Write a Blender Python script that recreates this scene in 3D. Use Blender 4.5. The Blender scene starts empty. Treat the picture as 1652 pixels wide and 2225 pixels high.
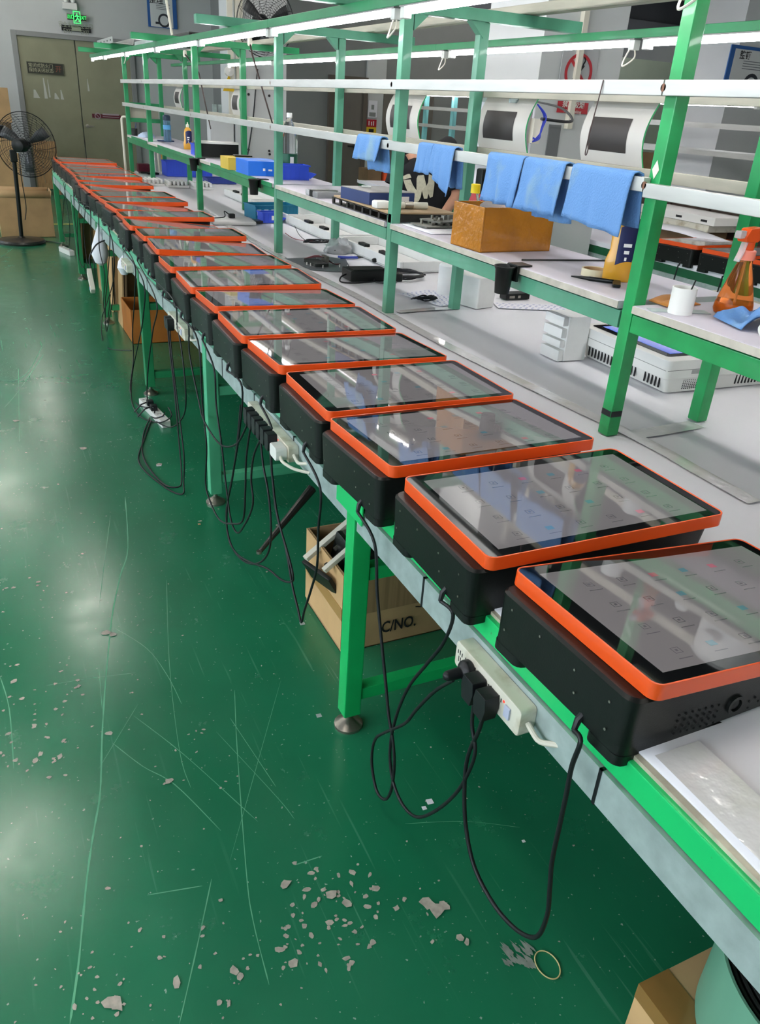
import bpy, bmesh, math, random
import numpy as np
from mathutils import Vector, Matrix, Euler, noise as mnoise
random.seed(7)
SC = bpy.context.scene
COL = SC.collection
# ------------------------------------------------------------------ camera
F_PX, CX, CY, CAM_H = 1699.0, 826.0, 1112.5, 1.6
def _unit(a): return a / np.linalg.norm(a)
def _axes():
    d = lambda v: _unit(np.array([v[0] - CX, v[1] - CY, F_PX]))
    Y = d((-80, 172)); Z = d((600, 4400)); Z = _unit(Z - Y * (Z @ Y)); Z = -Z
    return np.stack([np.cross(Y, Z), Y, Z])
RW = _axes()
CAM_O = np.array([0, 0, CAM_H])
def at(u, v, **k):
    """the place in the hall where a line of sight meets the plane x=, y= or z="""
    r = RW @ np.array([u - CX, v - CY, F_PX])
    a, val = list(k.items())[0]
    i = 'xyz'.index(a)
    return Vector(CAM_O + (val - CAM_O[i]) / r[i] * r)
cd = bpy.data.cameras.new('camera'); cam = bpy.data.objects.new('camera', cd); COL.objects.link(cam)
cd.sensor_fit = 'HORIZONTAL'; cd.sensor_width = 36; cd.lens = 36 * F_PX / 1652
cd.clip_start = .02; cd.clip_end = 100
m = Matrix.Identity(4)
for i in range(3):
    m[i][0] = RW[i][0]; m[i][1] = -RW[i][1]; m[i][2] = -RW[i][2]
m.translation = Vector(CAM_O)
cam.matrix_world = m
SC.camera = cam
# ------------------------------------------------------------------ light and exposure
SC.view_settings.view_transform = 'Standard'
SC.view_settings.look = 'None'
SC.view_settings.exposure = 0.12
SC.view_settings.gamma = 1.0
SC.view_settings.use_curve_mapping = False
SKY_E = 9.0          # daylight outside the left-hand windows
W = bpy.data.worlds.new('world'); SC.world = W; W.use_nodes = True
W.node_tree.nodes['Background'].inputs[0].default_value = (.80, .90, 1, 1)
W.node_tree.nodes['Background'].inputs[1].default_value = SKY_E
TUBE_E = 34.0        # rack tubes
CEIL_E = 45.0        # ceiling fittings
WIN = [(-3.4, -1.3), (-.9, 1.2), (1.6, 3.7), (4.1, 6.2), (9.4, 11.4), (11.9, 13.9)]     # windows of the left wall, last two added to brighten the far end (y from, y to), x = -4.5
for y0_, y1_ in WIN:                                     # portals: guide the daylight through the openings
    pl = bpy.data.lights.new('window_portal', 'AREA'); pl.shape = 'RECTANGLE'; pl.size = 1.9; pl.size_y = y1_ - y0_
    pl.cycles.is_portal = True
    po = bpy.data.objects.new('window_portal', pl); COL.objects.link(po); po.location = (-4.66, (y0_ + y1_) / 2, 2.05)
    po.rotation_euler = (0, math.radians(-90), 0)
# ------------------------------------------------------------------ helpers
def lin(c):
    if isinstance(c, str):
        c = [int(c[i:i + 2], 16) / 255 for i in (0, 2, 4)]
    else:
        c = [x / 255 for x in c]
    return tuple(x / 12.92 if x <= .04045 else ((x + .055) / 1.055) ** 2.4 for x in c)
MATS = {}
def mat(name, col, rough=.5, metal=0, var=0, vs=6, col2=None, bump=0, bs=40, coat=0, spec=.5, emit=0, trans=0, ior=1.45, stretch=None, vdet=4, lo=.35, hi=.65):
    if name in MATS: return MATS[name]
    M = bpy.data.materials.new(name); M.use_nodes = True; MATS[name] = M
    nt = M.node_tree; b = nt.nodes['Principled BSDF']
    c = lin(col)
    b.inputs['Base Color'].default_value = (*c, 1)
    b.inputs['Roughness'].default_value = rough
    b.inputs['Metallic'].default_value = metal
    b.inputs['Coat Weight'].default_value = coat
    b.inputs['Coat Roughness'].default_value = .05
    b.inputs['Specular IOR Level'].default_value = spec
    b.inputs['IOR'].default_value = ior
    b.inputs['Transmission Weight'].default_value = trans
    if emit:
        b.inputs['Emission Color'].default_value = (*c, 1); b.inputs['Emission Strength'].default_value = emit
    if var or bump:
        tc = nt.nodes.new('ShaderNodeTexCoord'); src = tc.outputs['Object']
        if stretch:
            mp = nt.nodes.new('ShaderNodeMapping'); mp.inputs['Scale'].default_value = stretch
            nt.links.new(src, mp.inputs[0]); src = mp.outputs[0]
    if var:
        n = nt.nodes.new('ShaderNodeTexNoise'); n.inputs['Scale'].default_value = vs; n.inputs['Detail'].default_value = vdet
        nt.links.new(src, n.inputs[0])
        r = nt.nodes.new('ShaderNodeValToRGB')
        c2 = lin(col2) if col2 else tuple(x * (1 - var) for x in c)
        r.color_ramp.elements[0].position = lo; r.color_ramp.elements[1].position = hi
        r.color_ramp.elements[0].color = (*c2, 1); r.color_ramp.elements[1].color = (*c, 1)
        nt.links.new(n.outputs[0], r.inputs[0]); nt.links.new(r.outputs[0], b.inputs['Base Color'])
    if bump:
        n2 = nt.nodes.new('ShaderNodeTexNoise'); n2.inputs['Scale'].default_value = bs; n2.inputs['Detail'].default_value = 3
        nt.links.new(src, n2.inputs[0])
        bp = nt.nodes.new('ShaderNodeBump'); bp.inputs['Strength'].default_value = bump; bp.inputs['Distance'].default_value = .004
        nt.links.new(n2.outputs[0], bp.inputs['Height']); nt.links.new(bp.outputs[0], b.inputs['Normal'])
    return M

class MB:
    """collects shapes for one mesh"""
    def __init__(s): s.v = []; s.f = []; s.m = []; s.bv = False
    def add(s, vs, fs, mi=0, T=None):
        o = len(s.v)
        s.v += [tuple(T @ Vector(p)) if T else tuple(p) for p in vs]
        s.f += [tuple(i + o for i in f) for f in fs]; s.m += [mi] * len(fs)
        return s
    def box(s, x0, x1, y0, y1, z0, z1, mi=0, T=None, b=0):
        if b:
            s.bv = True
            return s.rbox(x0, x1, y0, y1, z0, z1, b, mi, T)
        vs = [(x, y, z) for z in (z0, z1) for y in (y0, y1) for x in (x0, x1)]
        return s.add(vs, [(0, 2, 3, 1), (4, 5, 7, 6), (0, 1, 5, 4), (2, 6, 7, 3), (0, 4, 6, 2), (1, 3, 7, 5)], mi, T)
    def rbox(s, x0, x1, y0, y1, z0, z1, b, mi=0, T=None):
        bm = bmesh.new(); bmesh.ops.create_cube(bm, size=1)
        bmesh.ops.scale(bm, vec=(x1 - x0, y1 - y0, z1 - z0), verts=bm.verts)
        bmesh.ops.translate(bm, vec=((x0 + x1) / 2, (y0 + y1) / 2, (z0 + z1) / 2), verts=bm.verts)
        bmesh.ops.bevel(bm, geom=bm.edges[:], offset=b, segments=2, affect='EDGES', profile=.5)
        bm.verts.index_update()
        s.add([v.co[:] for v in bm.verts], [[v.index for v in f.verts] for f in bm.faces], mi, T); bm.free()
        return s
    def prism(s, pts, z0, z1, mi=0, T=None, top=True, bot=True, s0=None):
        """outline (counter-clockwise) between two heights; s0 = outline at z0 if it differs"""
        n = len(pts); p0 = s0 or pts
        vs = [(p[0], p[1], z0) for p in p0] + [(p[0], p[1], z1) for p in pts]
        fs = [(i, (i + 1) % n, n + (i + 1) % n, n + i) for i in range(n)]
        if top: fs.append(tuple(range(n, 2 * n)))
        if bot: fs.append(tuple(range(n - 1, -1, -1)))
        return s.add(vs, fs, mi, T)
    def ring(s, outer, inner, z0, z1, mi=0, T=None):
        n = len(outer)
        vs = [(p[0], p[1], z) for z in (z0, z1) for p in outer] + [(p[0], p[1], z) for z in (z0, z1) for p in inner]
        fs = []
        for i in range(n):
            j = (i + 1) % n
            fs += [(i, j, n + j, n + i), (n + i, n + j, 3 * n + j, 3 * n + i), (2 * n + j, 2 * n + i, 3 * n + i, 3 * n + j), (j, i, 2 * n + i, 2 * n + j)]
        return s.add(vs, fs, mi, T)
    def tube(s, pts, r, n=8, mi=0, cap=True, T=None):
        pts = [Vector(p) for p in pts]; N = len(pts); vs = []; up = None
        for i, p in enumerate(pts):
            d = (pts[min(i + 1, N - 1)] - pts[max(i - 1, 0)])
            d = d.normalized() if d.length > 1e-9 else Vector((0, 0, 1))
            if up is None:
                up = Vector((0, 0, 1)) if abs(d.z) < .9 else Vector((1, 0, 0))
            a = d.cross(up); a = a.normalized() if a.length > 1e-6 else d.orthogonal().normalized()
            up = a.cross(d).normalized()
            rr = r[i] if isinstance(r, (list, tuple)) else r
            for k in range(n):
                t = 2 * math.pi * k / n
                vs.append(p + (a * math.cos(t) + up * math.sin(t)) * rr)
        fs = [(i * n + k, i * n + (k + 1) % n, (i + 1) * n + (k + 1) % n, (i + 1) * n + k) for i in range(N - 1) for k in range(n)]
        if cap: fs += [tuple(range(n - 1, -1, -1)), tuple(range((N - 1) * n, N * n))]
        return s.add(vs, fs, mi, T)
    def lathe(s, prof, n=20, mi=0, T=None, cap=True):
        vs = [(r * math.cos(2 * math.pi * k / n), r * math.sin(2 * math.pi * k / n), z) for r, z in prof for k in range(n)]
        N = len(prof)
        fs = [(i * n + k, i * n + (k + 1) % n, (i + 1) * n + (k + 1) % n, (i + 1) * n + k) for i in range(N - 1) for k in range(n)]
        if cap:
            fs += [tuple(range(n - 1, -1, -1)), tuple(range((N - 1) * n, N * n))]
        return s.add(vs, fs, mi, T)
    def grid(s, fn, nu, nv, mi=0, T=None):
        vs = [fn(i / nu, j / nv) for i in range(nu + 1) for j in range(nv + 1)]
        fs = [(i * (nv + 1) + j, (i + 1) * (nv + 1) + j, (i + 1) * (nv + 1) + j + 1, i * (nv + 1) + j + 1) for i in range(nu) for j in range(nv)]
        return s.add(vs, fs, mi, T)
    def obj(s, name, mats, parent=None, smooth=35, solid=0, bev=0, recalc=True):
        me = bpy.data.meshes.new(name); me.from_pydata([tuple(v) for v in s.v], [], s.f)
        if not isinstance(mats, (list, tuple)): mats = [mats]
        for M in mats: me.materials.append(M)
        me.polygons.foreach_set('material_index', s.m)
        if recalc or bev:
            bm = bmesh.new(); bm.from_mesh(me)
            if recalc: bmesh.ops.recalc_face_normals(bm, faces=bm.faces)
            if bev:
                es = [e for e in bm.edges if len(e.link_faces) == 2 and e.calc_face_angle(0) > .6]
                bmesh.ops.bevel(bm, geom=es, offset=bev, segments=2, affect='EDGES', profile=.5, clamp_overlap=True)
            bm.to_mesh(me); bm.free()
        if smooth:
            me.polygons.foreach_set('use_smooth', [True] * len(me.polygons))
            me.set_sharp_from_angle(angle=math.radians(smooth))
        o = bpy.data.objects.new(name, me); COL.objects.link(o)
        if parent: o.parent = parent
        if (bev or s.bv) and smooth:
            o.modifiers.new('normals', 'WEIGHTED_NORMAL').keep_sharp = True
        if solid:
            md = o.modifiers.new('thickness', 'SOLIDIFY'); md.thickness = solid; md.offset = 0
        return o
def tag(o, label=None, cat=None, group=None, kind=None):
    for k, v in (('label', label), ('category', cat), ('group', group), ('kind', kind)):
        if v: o[k] = v
    return o
def thing(name, label, cat, loc=(0, 0, 0), rz=0, group=None):
    o = bpy.data.objects.new(name, None); COL.objects.link(o); o.empty_display_size = .05
    o.location = loc; o.rotation_euler = (0, 0, rz)
    return tag(o, label, cat, group)
def kids(o): return [c for c in list(COL.objects) if c.parent == o]
def copy_tree(o, parent=None):
    c = o.copy(); COL.objects.link(c); c.parent = parent
    for ch in kids(o): copy_tree(ch, c)
    return c
def rrect(x0, x1, y0, y1, r, n=4):
    pts = []
    for cx, cy, a in ((x1 - r, y0 + r, -90), (x1 - r, y1 - r, 0), (x0 + r, y1 - r, 90), (x0 + r, y0 + r, 180)):
        for k in range(n + 1):
            t = math.radians(a + 90 * k / n); pts.append((cx + r * math.cos(t), cy + r * math.sin(t)))
    return pts
def smooth_path(pts, sub=6):
    P = [Vector(p) for p in pts]; out = []
    for i in range(len(P) - 1):
        a, b, c, d = P[max(i - 1, 0)], P[i], P[i + 1], P[min(i + 2, len(P) - 1)]
        for k in range(sub):
            t = k / sub
            out.append(.5 * ((2 * b) + (c - a) * t + (2 * a - 5 * b + 4 * c - d) * t * t + (3 * b - a - 3 * c + d) * t ** 3))
    return out + [P[-1]]
def frame(o, xa, ya):
    x = Vector(xa).normalized(); y = Vector(ya).normalized(); z = x.cross(y)
    T = Matrix.Identity(4)
    for i in range(3): T[i][0], T[i][1], T[i][2], T[i][3] = x[i], y[i], z[i], o[i]
    return T
FRONT = lambda o: frame(o, (1, 0, 0), (0, 0, 1))          # read by someone facing +y
SIDE = lambda o: frame(o, (0, -1, 0), (0, 0, 1))          # read by someone facing +x
def text(name, body, size, T, M, parent, bold=0, align='CENTER', squeeze=1):
    cu = bpy.data.curves.new('text_curve', 'FONT'); cu.body = body; cu.size = size; cu.align_x = align; cu.align_y = 'CENTER'
    cu.offset = bold; cu.resolution_u = 3
    t = bpy.data.objects.new('text_tmp', cu); COL.objects.link(t)
    bpy.context.view_layer.update()
    me = bpy.data.meshes.new_from_object(t.evaluated_get(bpy.context.evaluated_depsgraph_get()))
    bpy.data.objects.remove(t); bpy.data.curves.remove(cu)
    me.materials.clear(); me.materials.append(M)
    me.transform(T @ Matrix.Diagonal((squeeze, 1, 1, 1)))
    o = bpy.data.objects.new(name, me); COL.objects.link(o); o.parent = parent
    return o
def local(parent, T): return parent.matrix_basis.inverted() @ T
# ------------------------------------------------------------------ materials
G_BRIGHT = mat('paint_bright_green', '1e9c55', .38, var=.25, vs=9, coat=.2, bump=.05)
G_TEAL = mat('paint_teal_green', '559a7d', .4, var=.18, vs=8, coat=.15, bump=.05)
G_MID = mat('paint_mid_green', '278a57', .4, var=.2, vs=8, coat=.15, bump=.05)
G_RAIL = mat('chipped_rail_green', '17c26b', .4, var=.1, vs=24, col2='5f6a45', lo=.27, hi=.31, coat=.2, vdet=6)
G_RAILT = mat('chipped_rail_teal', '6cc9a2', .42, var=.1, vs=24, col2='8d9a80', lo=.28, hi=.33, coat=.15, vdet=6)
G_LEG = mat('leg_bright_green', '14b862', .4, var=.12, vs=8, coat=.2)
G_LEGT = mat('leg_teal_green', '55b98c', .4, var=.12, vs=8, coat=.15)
G_DARK = mat('paint_dark_green', '15603c', .45, var=.2, vs=8)
ALU = mat('dull_aluminium', 'c6c7c3', .38, .55, var=.12, vs=14, stretch=(3, .4, 3))
ALU_OLD = mat('aged_aluminium', 'b9b5a4', .45, .4, var=.2, vs=12, stretch=(3, .4, 3))
GALV = mat('galvanised_sheet', 'aebfbd', .45, .2, var=.25, vs=30, vdet=6, lo=.3, hi=.7)
FOAM = mat('white_foam_sheet', 'ebebef', .42, var=.05, vs=3, bump=.08, bs=18, stretch=(1, .25, 1))
FOAMB = mat('white_foam_block', 'e6e7e4', .75, var=.04, vs=20, bump=.1, bs=120)
EDGE = mat('stained_board_edge', 'c9c3ac', .7, var=.35, vs=25)
BOARD = mat('grey_shelf_board', 'c6c2cc', .45, var=.06, vs=5)
BOARD_EDGE = mat('worn_board_edge', 'c4c0b2', .6, var=.25, vs=20)
TAPE = mat('clear_tape', 'e2e2e1', .12, var=.1, vs=9, col2='d5d7cd', lo=.3, hi=.5, bump=.7, bs=28, coat=.8)
BLK = mat('satin_black_plastic', '0f1311', .38, bump=.05, bs=300, spec=.4)
BLKG = mat('gloss_black_glass', '090a0b', .03, ior=1.8)
ORANGE = mat('orange_lacquer', 'e8551a', .35, coat=.25)
RUB = mat('black_rubber', '14161a', .45)
SCREEN = mat('lit_grey_display', '605d5e', .03, ior=2.0, emit=.55)
WHITE = mat('white_plastic', 'e4e4df', .4)
WHITED = mat('grimy_white_plastic', 'd6d3c4', .45, var=.3, vs=18, col2='a99f84', lo=.25, hi=.5)
CHROME = mat('worn_steel', 'a8a49a', .3, .9, var=.25, vs=15)
DSTEEL = mat('dark_steel', '4a4a48', .35, .7, var=.3, vs=10)
CARD = mat('brown_cardboard', 'b9976c', .8, var=.15, vs=6, bump=.1, bs=60)
CARDL = mat('light_cardboard', 'd0aa78', .8, var=.15, vs=6, bump=.1, bs=60)
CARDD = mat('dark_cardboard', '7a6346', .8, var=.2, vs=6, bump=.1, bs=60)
CARDT = mat('tape_wrapped_orange_card', 'b97618', .22, var=.22, vs=7, bump=1.0, bs=45, coat=.8)
CARDTI = mat('orange_card', 'b9702a', .6, var=.2, vs=5)
WOOD = mat('pale_crate_wood', 'b28e63', .7, var=.3, vs=9, stretch=(6, 6, .7))
BLUE = mat('blue_bin_plastic', '2f4fc9', .4)
BLUE2 = mat('bright_blue_card', '1c6fd8', .45, var=.08, vs=8)
TEALB = mat('teal_crate_plastic', '17708f', .4)
NAVY = mat('navy_box', '273a6b', .5, var=.1)
CLOTH = mat('blue_microfibre', '6490c6', .95, var=.22, vs=9, col2='7d9db2', lo=.28, hi=.45, bump=.6, bs=190)
YELLOW = mat('yellow_card', 'cfb544', .6, var=.1)
RED = mat('sign_red', 'b01e2c', .5)
DKRED = mat('maroon_plastic', '5c1626', .5)
INK = mat('printing_black', '17171a', .7)
INKW = mat('printing_white', 'ece9e4', .7)
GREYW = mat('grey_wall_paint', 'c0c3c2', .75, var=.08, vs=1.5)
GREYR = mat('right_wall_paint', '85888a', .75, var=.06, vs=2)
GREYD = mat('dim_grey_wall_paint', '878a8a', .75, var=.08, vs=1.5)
WALLW = mat('white_wall_paint', 'cfd2d2', .75, var=.06, vs=2)
CEILM = mat('dark_ceiling_paint', '55575a', .9, var=.15, vs=1)
DOORG = mat('olive_grey_door_paint', '8d8d74', .5, var=.12, vs=3, bump=.08, bs=8)
DOORB = mat('brown_grey_door_paint', '6f6a63', .55, var=.12, vs=3)
STEELF = mat('grey_door_frame', '8b8d8c', .45, .3)
SKIN = mat('skin', 'b98a72', .55, var=.08, vs=20)
SHIRT = mat('black_cotton', '15161a', .9, bump=.3, bs=40)
PAPER = mat('white_paper', 'ebebf2', .7)
TUBE = mat('lit_tube', 'fffbff', .4, emit=TUBE_E)
CEILT = mat('lit_ceiling_tube', 'fff9f2', .4, emit=CEIL_E)
CLEAR = mat('clear_plastic_bottle', 'f4f6f6', .08, trans=.95, ior=1.15)
CLEARB = mat('crinkled_clear_bag', 'eef0f2', .2, trans=.7, ior=1.1, bump=1.0, bs=30)
ORCLEAR = mat('orange_clear_plastic', 'ff9c50', .06, trans=.92, ior=1.2)
ORPLAS = mat('orange_translucent_plastic', 'ee5a1e', .25, trans=.15)
AMBER = mat('amber_liquid', 'd8a030', .1, trans=.6, ior=1.33)
YGLUE = mat('amber_filled_bottle', 'e0a432', .25, trans=.1, coat=.4)
BLUEW = mat('blue_tinted_bottle', '8fb2d2', .1, trans=.75, ior=1.2)
CREAM = mat('cream_plastic', 'dcd8c8', .5)
def floor_mat():
    M = bpy.data.materials.new('green_epoxy_floor'); M.use_nodes = True
    nt = M.node_tree; b = nt.nodes['Principled BSDF']; N = nt.nodes.new; L = nt.links.new
    g = N('ShaderNodeNewGeometry'); pos = g.outputs['Position']
    def noise(scale, det=4, rough=.5, mp=None):
        n = N('ShaderNodeTexNoise'); n.inputs['Scale'].default_value = scale; n.inputs['Detail'].default_value = det; n.inputs['Roughness'].default_value = rough
        if mp:
            k = N('ShaderNodeMapping'); k.inputs['Rotation'].default_value = (0, 0, mp[1]); k.inputs['Scale'].default_value = mp[0]
            L(pos, k.inputs[0]); L(k.outputs[0], n.inputs[0])
        else: L(pos, n.inputs[0])
        return n.outputs[0]
    def ramp(src, p0, p1, c0, c1):
        r = N('ShaderNodeValToRGB'); r.color_ramp.elements[0].position = p0; r.color_ramp.elements[1].position = p1
        r.color_ramp.elements[0].color = (*c0, 1); r.color_ramp.elements[1].color = (*c1, 1); L(src, r.inputs[0]); return r.outputs[0]
    def mix(fac, a, c):
        x = N('ShaderNodeMix'); x.data_type = 'RGBA'; L(fac, x.inputs[0]); L(a, x.inputs[6])
        if isinstance(c, tuple): x.inputs[7].default_value = (*c, 1)
        else: L(c, x.inputs[7])
        return x.outputs[2]
    one, zero = (1, 1, 1), (0, 0, 0)
    col = ramp(noise(1.3, 5), .35, .7, lin('176c49'), lin('207a56'))
    col = mix(ramp(noise(3, 6, .7, ((1, .3, 1), .4)), .5, .75, zero, (.16,) * 3), col, lin('3c7a5e'))
    for rot, sc in ((.3, (60, 1.6, 1)), (-.5, (70, 2.2, 1)), (1.2, (50, 1.4, 1)), (2.2, (80, 2.5, 1))):
        s = ramp(noise(1, 2, .4, (sc, rot)), .70, .745, zero, (.33,) * 3)
        k = N('ShaderNodeMix'); k.data_type = 'RGBA'; k.blend_type = 'MULTIPLY'; k.inputs[0].default_value = 1
        L(s, k.inputs[6]); L(ramp(noise(2.2, 2), .42, .6, zero, one), k.inputs[7])
        col = mix(k.outputs[2], col, lin('5fa284'))
    col = mix(ramp(noise(85, 2, .5), .71, .735, zero, (.8,) * 3), col, lin('9fb8a8'))
    L(col, b.inputs['Base Color'])
    L(ramp(noise(5, 6, .7), .3, .75, (.2,) * 3, (.3,) * 3), b.inputs['Roughness'])
    b.inputs['Specular IOR Level'].default_value = .75
    bp = N('ShaderNodeBump'); bp.inputs['Strength'].default_value = .025; bp.inputs['Distance'].default_value = .002
    L(noise(14, 5), bp.inputs['Height']); L(bp.outputs[0], b.inputs['Normal'])
    return M
FLOORM = floor_mat()
# ------------------------------------------------------------------ room
def struct(name, mb, M, parent=None, **k):
    o = mb.obj(name, M, parent, **k); o['kind'] = 'structure'; return o
FL = struct('floor', MB().box(-4.65, 10.2, -4.15, 15.75, -.1, 0), FLOORM)
struct('ceiling', MB().box(-4.65, 10.2, -4.15, 15.75, 3.7, 3.8), CEILM)
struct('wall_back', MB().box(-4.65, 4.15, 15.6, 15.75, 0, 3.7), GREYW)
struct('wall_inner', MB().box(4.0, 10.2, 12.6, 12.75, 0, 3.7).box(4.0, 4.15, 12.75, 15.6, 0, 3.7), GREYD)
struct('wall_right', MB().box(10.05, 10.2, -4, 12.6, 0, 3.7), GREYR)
wl = MB().box(-4.65, -4.5, -4, 15.6, 0, 1.1).box(-4.65, -4.5, -4, 15.6, 3.0, 3.7)
edges_ = [-4] + [v for w in WIN for v in w] + [15.6]
for a_, b_ in zip(edges_[::2], edges_[1::2]): wl.box(-4.65, -4.5, a_, b_, 1.1, 3.0)
struct('wall_left', wl, WALLW)
GLASS = bpy.data.materials.new('window_glass'); GLASS.use_nodes = True; nt_ = GLASS.node_tree; nt_.nodes.clear()
o_ = nt_.nodes.new('ShaderNodeOutputMaterial'); mx_ = nt_.nodes.new('ShaderNodeMixShader'); tr_ = nt_.nodes.new('ShaderNodeBsdfTransparent'); gl_ = nt_.nodes.new('ShaderNodeBsdfGlossy'); mx_.inputs[0].default_value = .08
nt_.links.new(tr_.outputs[0], mx_.inputs[1]); nt_.links.new(gl_.outputs[0], mx_.inputs[2]); nt_.links.new(mx_.outputs[0], o_.inputs[0])
for k_, (a_, b_) in enumerate(WIN):
    wn = tag(bpy.data.objects.new('window_%d' % (k_ + 1), None), kind='structure'); COL.objects.link(wn); wn.location = (-4.575, a_, 1.1); L_ = b_ - a_
    MB().box(-.03, .03, 0, .05, 0, 1.9).box(-.03, .03, L_ - .05, L_, 0, 1.9).box(-.03, .03, L_ / 2 - .025, L_ / 2 + .025, .05, 1.85).box(-.03, .03, .05, L_ - .05, 0, .05).box(-.03, .03, .05, L_ - .05, 1.85, 1.9).obj('window_frame', WHITE, wn)
    for c_, d_ in ((.05, L_ / 2 - .025), (L_ / 2 + .025, L_ - .05)): MB().box(-.003, .003, c_, d_, .05, 1.85).obj('pane', GLASS, wn)
struct('wall_front', MB().box(-4.65, 10.2, -4.15, -4, 0, 3.7), WALLW)
# square pillars
struct('wall_pillar', MB().box(2.82, 3.44, 10.0, 10.62, 0, 3.7), WALLW)
struct('wall_pillar', MB().box(3.5, 4.18, 5.0, 5.7, 0, 3.7), WALLW)
# floor wear: bare concrete chips and long scratches
rc = random.Random(3); chips = MB(); ZC = [.0006]
def chip(p, r):
    n = rc.randint(6, 9); st = rc.uniform(.5, 1); a0 = rc.uniform(0, 3.14)
    pts = []; ZC[0] += .000006
    for k in range(n):
        t = 2 * math.pi * k / n; q = r * rc.uniform(.55, 1.15)
        x, y = q * math.cos(t), q * st * math.sin(t)
        pts.append((p[0] + x * math.cos(a0) - y * math.sin(a0), p[1] + x * math.sin(a0) + y * math.cos(a0), ZC[0]))
    chips.add(pts, [tuple(range(n))])
def chips_in(u0, u1, v0, v1, n, r0, r1):
    for _ in range(n):
        p = at(rc.uniform(u0, u1), rc.uniform(v0, v1), z=0); chip(p, rc.uniform(r0, r1) * rc.uniform(.5, 1))
chips_in(600, 830, 1870, 2110, 60, .004, .014); chips_in(640, 960, 1900, 2070, 22, .003, .012)
chips_in(0, 150, 1440, 1700, 40, .004, .014); chips_in(60, 230, 1440, 1680, 14, .004, .013)
chips_in(150, 700, 1930, 2225, 40, .003, .011); chips_in(0, 300, 1950, 2225, 20, .003, .009)
chips_in(0, 120, 1250, 1290, 10, .004, .012); chips_in(330, 520, 1560, 1720, 12, .003, .009)
chips_in(200, 620, 1380, 1900, 22, .002, .006); chips_in(0, 640, 950, 1400, 30, .003, .008); chips_in(880, 1250, 1500, 2100, 26, .0015, .004)
for u, v, r in ((930, 1965, .02), (950, 1978, .022), (965, 1970, .014), (755, 1962, .018), (720, 1945, .018), (620, 1922, .017), (230, 1376, .016), (245, 1380, .013), (235, 1595, .016), (240, 2180, .02), (255, 2184, .018), (510, 2110, .016), (435, 1133, .01), (345, 1010, .018), (370, 1697, .014), (180, 975, .02), (35, 915, .02), (385, 2135, .014), (1000, 2040, .012), (1015, 2048, .012)):
    chip(at(u, v, z=0), r)
chips.obj('paint_chip_patches', mat('bare_concrete', 'b9b3a6', .8, var=.3, vs=60), FL, smooth=0)['kind'] = 'stuff'
scr = MB()
def scratch(px, w):
    P = smooth_path([at(u, v, z=0) for u, v in px], 5); vs = []; n = len(P)
    for i, p in enumerate(P):
        d = P[min(i + 1, n - 1)] - P[max(i - 1, 0)]; q = Vector((-d.y, d.x, 0)).normalized() * w * .5 * (rc.uniform(.6, 1.1) if 0 < i < n - 1 else .2)
        vs += [(p.x + q.x, p.y + q.y, .0004), (p.x - q.x, p.y - q.y, .0004)]
    scr.add(vs, [(2 * i, 2 * i + 1, 2 * i + 3, 2 * i + 2) for i in range(n - 1)])
for px, w in (([(272, 1080), (278, 1190), (262, 1250), (245, 1330), (235, 1420), (228, 1500), (222, 1600), (218, 1720), (205, 1800), (190, 1900), (180, 2000), (170, 2100), (152, 2225)], .005),
              ([(250, 1365), (320, 1410), (365, 1470), (395, 1530)], .002), ([(245, 1615), (310, 1665), (380, 1705), (480, 1805)], .0025), ([(290, 1555), (400, 1640), (560, 1785)], .002),
              ([(510, 1500), (515, 1620), (535, 1890), (550, 2000), (585, 2140)], .0025), ([(460, 1910), (430, 2050), (390, 2225)], .003), ([(362, 1260), (368, 1440), (390, 1630), (415, 1712)], .0018),
              ([(0, 1470), (20, 1540), (30, 1670)], .003), ([(100, 1490), (190, 1475), (295, 1462)], .002), ([(215, 1450), (222, 1540)], .002), ([(640, 1880), (700, 1860)], .003),
              ([(500, 1560), (560, 1650), (600, 1710)], .0018), ([(470, 1590), (600, 1730), (640, 1780)], .0015), ([(880, 1790), (1010, 1785), (1130, 1798)], .0015), ([(240, 1120), (215, 1320)], .002),
              ([(10, 885), (40, 850), (95, 770)], .003), ([(0, 560), (28, 540)], .004), ([(40, 800), (42, 960)], .003), ([(20, 830), (60, 810), (92, 752)], .003), ([(300, 1530), (215, 1670)], .0015), ([(320, 1945), (440, 1925)], .0035), ([(610, 1480), (500, 1870)], .0012)):
    scratch(px, w)
scr.obj('long_scratches', mat('scraped_paint', '58a680', .5), FL, smooth=0)['kind'] = 'stuff'
# smeared grey scuff
sc2 = MB()
for k in range(26):
    u = 1085 + rc.uniform(0, 62); v = 2040 + rc.uniform(0, 50); L_ = rc.uniform(18, 42)
    a = at(u, v, z=0); b_ = at(u + L_ * .5, v + L_ * .5, z=0); w = rc.uniform(.002, .007)
    d = (b_ - a).normalized(); q = Vector((-d.y, d.x, 0)) * w
    zz_ = .0022 + k * .00003
    sc2.add([(a.x, a.y, zz_), (b_.x + q.x, b_.y + q.y, zz_), (b_.x * 1.0 + d.x * .01, b_.y + d.y * .01, zz_), (b_.x - q.x, b_.y - q.y, zz_)], [(0, 1, 2, 3)])
sc2.obj('grey_scuff_mark', mat('scuffed_concrete', '8f9b92', .6, var=.3, vs=50), FL, smooth=0)['kind'] = 'stuff'
yl = at(120, 487, z=0)
MB().box(.3, 1.5, yl.y - .04, yl.y + .04, .0004, .001).obj('floor_line', mat('yellow_line_paint', 'a9a64a', .6), FL)
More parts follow.
